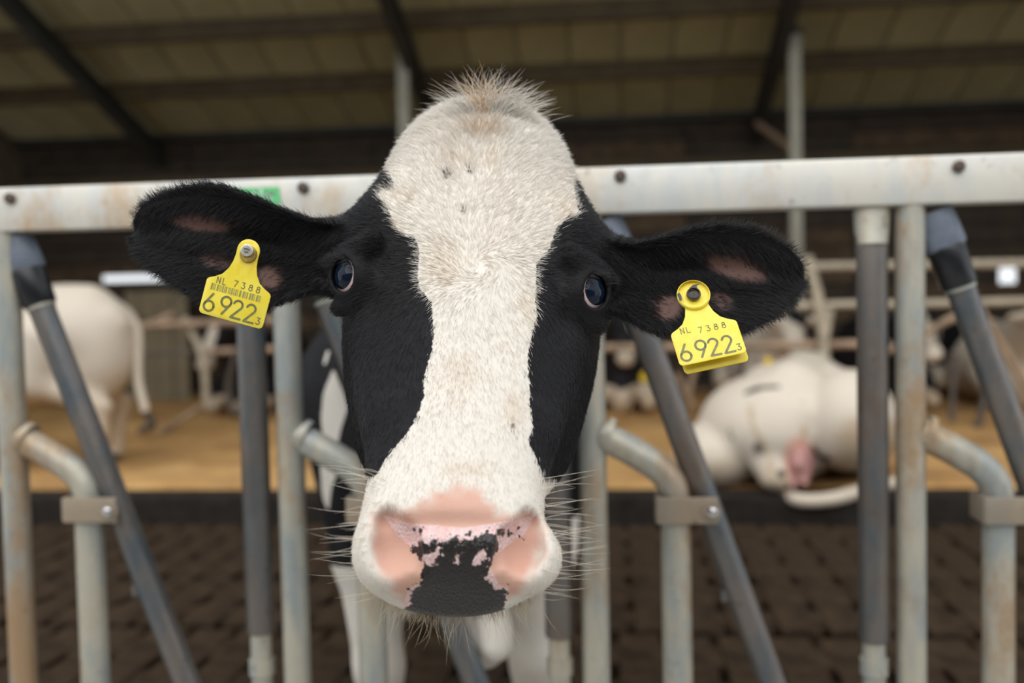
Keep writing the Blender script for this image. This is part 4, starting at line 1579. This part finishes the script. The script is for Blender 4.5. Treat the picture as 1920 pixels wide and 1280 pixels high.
# whiskers on lip and cheek
sp = []
for s in (-1, 1):
    for i in range(46):
        py = RNG.uniform(880, 1125)
        ex = np.interp(py, [880, 940, 1000, 1060, 1125], [706, 690, 676, 674, 706]) if s < 0 else np.interp(py, [880, 940, 1000, 1060, 1125], [1024, 1028, 1040, 1042, 1012])
        p, n = near_surface(ex - s * RNG.uniform(2, 26), py, .82)
        d1 = RT * s * 1.0 - UP * RNG.uniform(-.35, .45) - FW * RNG.uniform(-.2, .4) + n * .4
        if py < 930: d1 += UP * .5
        d2 = RT * s * 1.0 - UP * RNG.uniform(-.35, .35) - FW * RNG.uniform(-.2, .2)
        sp.append((p, d1 / np.linalg.norm(d1), d2 / np.linalg.norm(d2), RNG.uniform(.022, .058), .00016, np.array([.78, .70, .58]) * RNG.uniform(.7, 1.1)))
for i in range(420):
    px = RNG.uniform(715, 1012)
    py = np.interp(px, [715, 757, 860, 940, 1012], [1126, 1142, 1148, 1146, 1122])
    p, n = near_surface(px, py - RNG.uniform(-6, 8), .85)
    d1 = -UP * 1.0 + RT * RNG.normal() * .35 - FW * RNG.uniform(-.3, .3) + RT * (px - 860) / 500
    d2 = -UP * 1.0 + RT * RNG.normal() * .6 + RT * (px - 860) / 300
    sp.append((p + FW * .004, d1 / np.linalg.norm(d1), d2 / np.linalg.norm(d2), RNG.uniform(.006, .016) if RNG.random() < .82 else RNG.uniform(.02, .045), .00014, np.array([.66, .56, .40]) * RNG.uniform(.7, 1.15)))
strands('whiskers', sp, MAT['hair'])

# lashes
sp = []
for s, c_, g in eyes:
    C0 = tow(c_); G = g @ HM
    lat = np.cross(G, UPr); lat /= np.linalg.norm(lat); upv = np.cross(lat, G)
    if upv @ UPr < 0: upv = -upv
    if lat @ RT * s < 0: lat = -lat
    for i in range(90):
        a = RNG.uniform(20, 165)
        a = math.radians(a)
        rim_p = C0 + G * .019 + (lat * math.cos(a) * .0135 + upv * math.sin(a) * .0165)
        d1 = G * .7 + upv * .25 + lat * (math.cos(a) * .8 + .35) + RNG.normal(size=3) * .12
        d2 = G * .3 - upv * .35 + lat * (math.cos(a) * .6 + .8)
        sp.append((rim_p, d1 / np.linalg.norm(d1), d2 / np.linalg.norm(d2), RNG.uniform(.012, .024), .00013, np.array([.016, .014, .013])))
strands('eyelashes', sp, MAT['hair'])
# ------------------------------------------------------------------ ear tags
def arc(cx, cy, r, a0, a1, n=10, ry=None):
    ry = r if ry is None else ry
    return [(cx + r * math.cos(math.radians(a0 + (a1 - a0) * i / n)), cy + ry * math.sin(math.radians(a0 + (a1 - a0) * i / n))) for i in range(n + 1)]


GLYPH = {   # strokes in a box 0..0.6 wide, 0..1 high
    '6': [[(.40, 1.0), (.06, .42)], arc(.30, .29, .28, 0, 360, 20)],
    '9': [[(.20, 0.0), (.54, .58)], arc(.30, .71, .28, 0, 360, 20)],
    '2': [arc(.30, .74, .25, 165, -30, 10) + [(.03, 0.0), (.58, 0.0)]],
    '3': [[(.06, 1.0), (.52, 1.0), (.28, .60)], arc(.27, .31, .29, 88, -150, 12)],
    '7': [[(.02, 1.0), (.56, 1.0), (.16, 0.0)]],
    '8': [arc(.30, .76, .22, 0, 360, 16), arc(.30, .28, .28, 0, 360, 18)],
    'N': [[(.05, 0), (.05, 1), (.58, 0), (.58, 1)]],
    'L': [[(.05, 1), (.05, 0), (.52, 0)]],
    'e': [[(.06, .30), (.54, .30)] + arc(.30, .28, .25, 5, 320, 12)],
    'r': [[(.10, .58), (.10, 0)], arc(.36, .30, .26, 175, 60, 6)],
    'l': [[(.2, 1.05), (.2, .12), (.34, 0)]],
    'z': [[(.05, .58), (.50, .58), (.05, 0), (.50, 0)]],
}


def strokes(mb, polys, wd, frame, z, n=8):
    """flat raised ribbons: frame(x, y, z) -> world"""
    for poly in polys:
        for (x0, y0), (x1, y1) in zip(poly[:-1], poly[1:]):
            L = math.hypot(x1 - x0, y1 - y0)
            if L < 1e-6: continue
            ux, uy = (x1 - x0) / L, (y1 - y0) / L
            nx, ny = -uy * wd / 2, ux * wd / 2
            q = [(x0 + nx, y0 + ny), (x1 + nx, y1 + ny), (x1 - nx, y1 - ny), (x0 - nx, y0 - ny)]
            mb.add([frame(a, b, z) for a, b in q], [(0, 1, 2, 3)])
        for (x0, y0) in poly:
            mb.add([frame(x0 + wd / 2 * math.cos(2 * math.pi * k / n), y0 + wd / 2 * math.sin(2 * math.pi * k / n), z * 1.02) for k in range(n)], [tuple(range(n))])


def text(txt, cx, cy, h, pitch, sx=1.0):
    """polylines in tag units (y down), centred; pitch = advance"""
    out = []
    x0 = cx - pitch * (len(txt) - 1) / 2
    for i, ch in enumerate(txt):
        for pl_ in GLYPH.get(ch, []):
            out.append([(x0 + i * pitch + (a - .3) * h * sx, cy + (.5 - b) * h) for a, b in pl_])
    return out


def tag_outline():
    h = [(0, -21.5)] + [(21.5 * math.sin(math.radians(a)), -21.5 * math.cos(math.radians(a))) for a in range(15, 100, 12)]
    h += [(21.2, 12), (22.5, 25), (27, 40), (36, 54), (48, 62), (57.5, 66.5), (60.5, 68.8), (62, 72.5)]
    h += [(62, 126)] + [(62 - 8 + 8 * math.cos(math.radians(a)), 128 + 8 * math.sin(math.radians(a))) for a in range(0, 91, 18)]
    full = [(x - 0, y) for x, y in h] + [(-x, y) for x, y in reversed(h[1:])]
    return full


def ticket(name, mat, frame, thick, parent):
    """outline -> thin slab with rounded rim"""
    ol = tag_outline()
    n = len(ol)
    cx = sum(a for a, b in ol) / n; cy = sum(b for a, b in ol) / n
    sh = lambda k: [(cx + (a - cx) * k, cy + (b - cy) * k) for a, b in ol]
    m = MB()
    rings = [(sh(.982), thick / 2), (sh(1.0), thick * .25), (sh(1.0), -thick * .25), (sh(.982), -thick / 2)]
    V = [frame(a, b, z) for r, z in rings for a, b in r]
    Fc = [tuple(range(n)), tuple(reversed(range(3 * n, 4 * n)))]
    for k in range(3):
        for i in range(n):
            j = (i + 1) % n
            Fc.append((k * n + i, (k + 1) * n + i, (k + 1) * n + j, k * n + j))
    m.add(V, Fc)
    return m.build(name, mat, parent, smooth=True)


t = NT('yellow_tag')
f1 = t.noise(70, 4, .6); f2 = t.noise(26, 4, .65); f3 = t.noise(140, 3, .6)
c = t.mix(t.step(f1, .35, .65), (.88, .71, .05), (.92, .78, .10))
c = t.mix(t.math('MULTIPLY', t.step(f2, .52, .72), .55), c, (.80, .46, .02))
c = t.mix(t.step(f3, .74, .80), c, (.22, .12, .03))
MAT['yellow'] = t.out(c, .38)
MAT['yellow_edge'] = plain('yellow_button', (.84, .66, .04), .35, var=.08, scale=90)
MAT['ink'] = plain('grey_olive_ink', (.205, .20, .075), .5, var=.2, scale=300)
MAT['ink_soft'] = plain('faded_ink', (.33, .31, .10), .5, var=.2, scale=300)
MAT['stud_metal'] = plain('pale_stud', (.62, .61, .56), .3, .4, .25, 300)
MAT['stud_dirt'] = plain('dirty_yellow_collar', (.36, .25, .05), .5, var=.5, scale=160)
MAT['stud_dark'] = plain('dark_grey_stud', (.055, .048, .042), .5, var=.35, scale=200)


def make_tag(label, px, py, d, rot, lean, turn, backpanel, barcode):
    """rot: picture-plane turn of the baseline; lean: how far the lower edge swings away"""
    C0 = P(px, py, d)
    k = d / FPX
    a = math.radians(rot)
    X = RT * math.cos(a) - UP * math.sin(a)
    Yd = -(RT * math.sin(a) + UP * math.cos(a))
    Z = -FW
    b = math.radians(lean)
    Y2 = Yd * math.cos(b) + Z * math.sin(b) * -1 * -1
    Z2 = np.cross(X, Y2); Z2 = Z2 if Z2 @ Z > 0 else -Z2
    Y2 = Yd * math.cos(b) - Z * math.sin(b)
    Z2 = np.cross(Y2, X); Z2 = Z2 if Z2 @ Z > 0 else -Z2
    fr = lambda x, y, z: C0 + X * (x * k) + Y2 * (y * k) + Z2 * (z * k)
    root = empty('ear_tag', tuple(C0))
    tag(root, label, 'ear tag')
    front = ticket('front_panel', MAT['yellow'], fr, 3.2, root)
    if backpanel:
        fr2 = lambda x, y, z: fr(x * .97 + 4 + y * .02, y * 1.03 + 3, z - 9 - max(0, y) * .11)
        ticket('back_panel', MAT['yellow_edge'], fr2, 3.2, root)
    zt = 1.9
    big = MB(); 
    strokes(big, text('6', -46, 112, 34, 30, .98) + text('9', -15.5, 110.5, 34, 30, .98) + text('2', 7.5, 112, 34, 30, .98) + text('2', 33, 112.5, 34, 30, .98), 4.3, fr, zt)
    o = big.build('large_number', MAT['ink'], root); o['label'] = 'large digits 6922 stamped on the tag'
    m = MB()
    strokes(m, text('3', 51, 123, 12.5, 12), 2.0, fr, zt)
    m.build('check_digit', MAT['ink'], root)
    m = MB()
    strokes(m, text('NL', -34, 67.5, 11.5, 11.5), 1.7, fr, zt)
    m.build('country_letters', MAT['ink'], root)
    m = MB()
    strokes(m, text('7388', 15, 66 if barcode else 73, 11.5, 14.4), 1.7, fr, zt)
    o = m.build('small_number', MAT['ink'], root); o['label'] = 'small number 7388'
    if barcode:
        m = MB(); x = -51.0; r_ = np.random.default_rng(3)
        while x < 46:
            w_ = r_.choice([1.2, 1.2, 2.4, 3.4]); g_ = r_.choice([1.3, 1.6, 3.0])
            m.add([fr(x, 75.5, zt), fr(x + w_, 75.5, zt), fr(x + w_, 88.0, zt), fr(x, 88.0, zt)], [(0, 1, 2, 3)])
            x += w_ + g_
        m.build('barcode', MAT['ink_soft'], root)
        # pale metal pin in a dirty collar
        cyl = lambda r0, r1, z0, z1, ox=0, oy=0: [fr(ox + r0 * math.cos(q * math.pi / 12), oy + r0 * math.sin(q * math.pi / 12), z0) for q in range(24)]
        m = MB(); m.tube([fr(2, 6, 0), fr(2, 5, 6), fr(2, 5, 8)], [17 * k, 15.5 * k, 13 * k], 24)
        m.build('collar', MAT['stud_dirt'], root, smooth=True)
        m = MB(); m.tube([fr(0, 0, 2), fr(0, -.5, 12), fr(0, -.5, 14)], [11.5 * k, 11.5 * k, 9 * k], 24)
        s_ = m.build('stud', MAT['stud_metal'], root, smooth=True)
        m = MB(); m.tube([fr(-5, -2, 14.1), fr(0, -3.5, 14.6), fr(6, -2, 14.1)], [1.0 * k] * 3, 6)
        m.tube([fr(-3, 2.5, 14.1), fr(1, 4, 14.6), fr(4, 1, 14.1)], [1.0 * k] * 3, 6)
        m.build('stud_slot', MAT['stud_dark'], s_)
        s_['label'] = 'pale metal pin head'
    else:
        m = MB(); m.tube([fr(0, 0, 1), fr(0, 0, 6.5), fr(0, 0, 8.5), fr(0, 0, 8.5)], [31 * k, 31 * k, 29 * k, 12 * k], 40)
        o = m.build('button', MAT['yellow'], root, smooth=True); o['label'] = 'round yellow button'
        m = MB(); m.tube([fr(0, 0, 7), fr(0, 0, 10.5), fr(0, 0, 12.5), fr(0, 0, 12.5)], [13.5 * k, 13 * k, 10.5 * k, 3 * k], 24)
        o = m.build('stud', MAT['stud_dark'], root, smooth=True); o['label'] = 'dark grey mud crusted stud'
        m = MB().add([fr(x_, y_, 9.0) for x_, y_ in ((-9, -8), (-3, -15), (4, -19), (13, -19), (17, -17), (10, -15), (9, -8))], [tuple(range(7))])
        m.build('mud_fleck', MAT['stud_dark'], root)
        m = MB().add([fr(x_, y_, 9.0) for x_, y_ in ((-30, -6), (-25, -9), (-23, -2), (-24, 8), (-29, 9))], [tuple(range(5))])
        m.build('mud_fleck', MAT['stud_dark'], root)
        m = MB(); m.tube([fr(1, -2.5, 12.4), fr(-1.5, 0, 13), fr(1, 2.2, 12.4)], [1.0 * k] * 3, 6)
        m.build('stud_slot', MAT['bolt'], o)
    return root


make_tag('yellow ear tag with barcode and pale metal pin, on the left ear', 466, 470, .945, 15.2, 2, 0, False, True)
make_tag('double yellow ear tag with round dark studded button, on the right ear', 1300, 555, .940, -12.0, -28, 0, True, False)

# print on the rail sticker, half hidden by the ear
m = MB()
c0 = onY(499, 362, -.0296)
kx = (onY(520, 366, -.0296)[0] - c0[0]) / 23.0
frs = lambda x, y, z: np.array([c0[0] + x * kx, -.0297, c0[2] - y * kx])
strokes(m, text('z', -24, 1, 20, 15) + text('l', -8, -2, 22, 12) + text('e', 2, 1, 20, 12) + text('r', 14, 1, 20, 12), 3.2, frs, 0)
m.build('sticker_print', MAT['sticker_white'], rail)
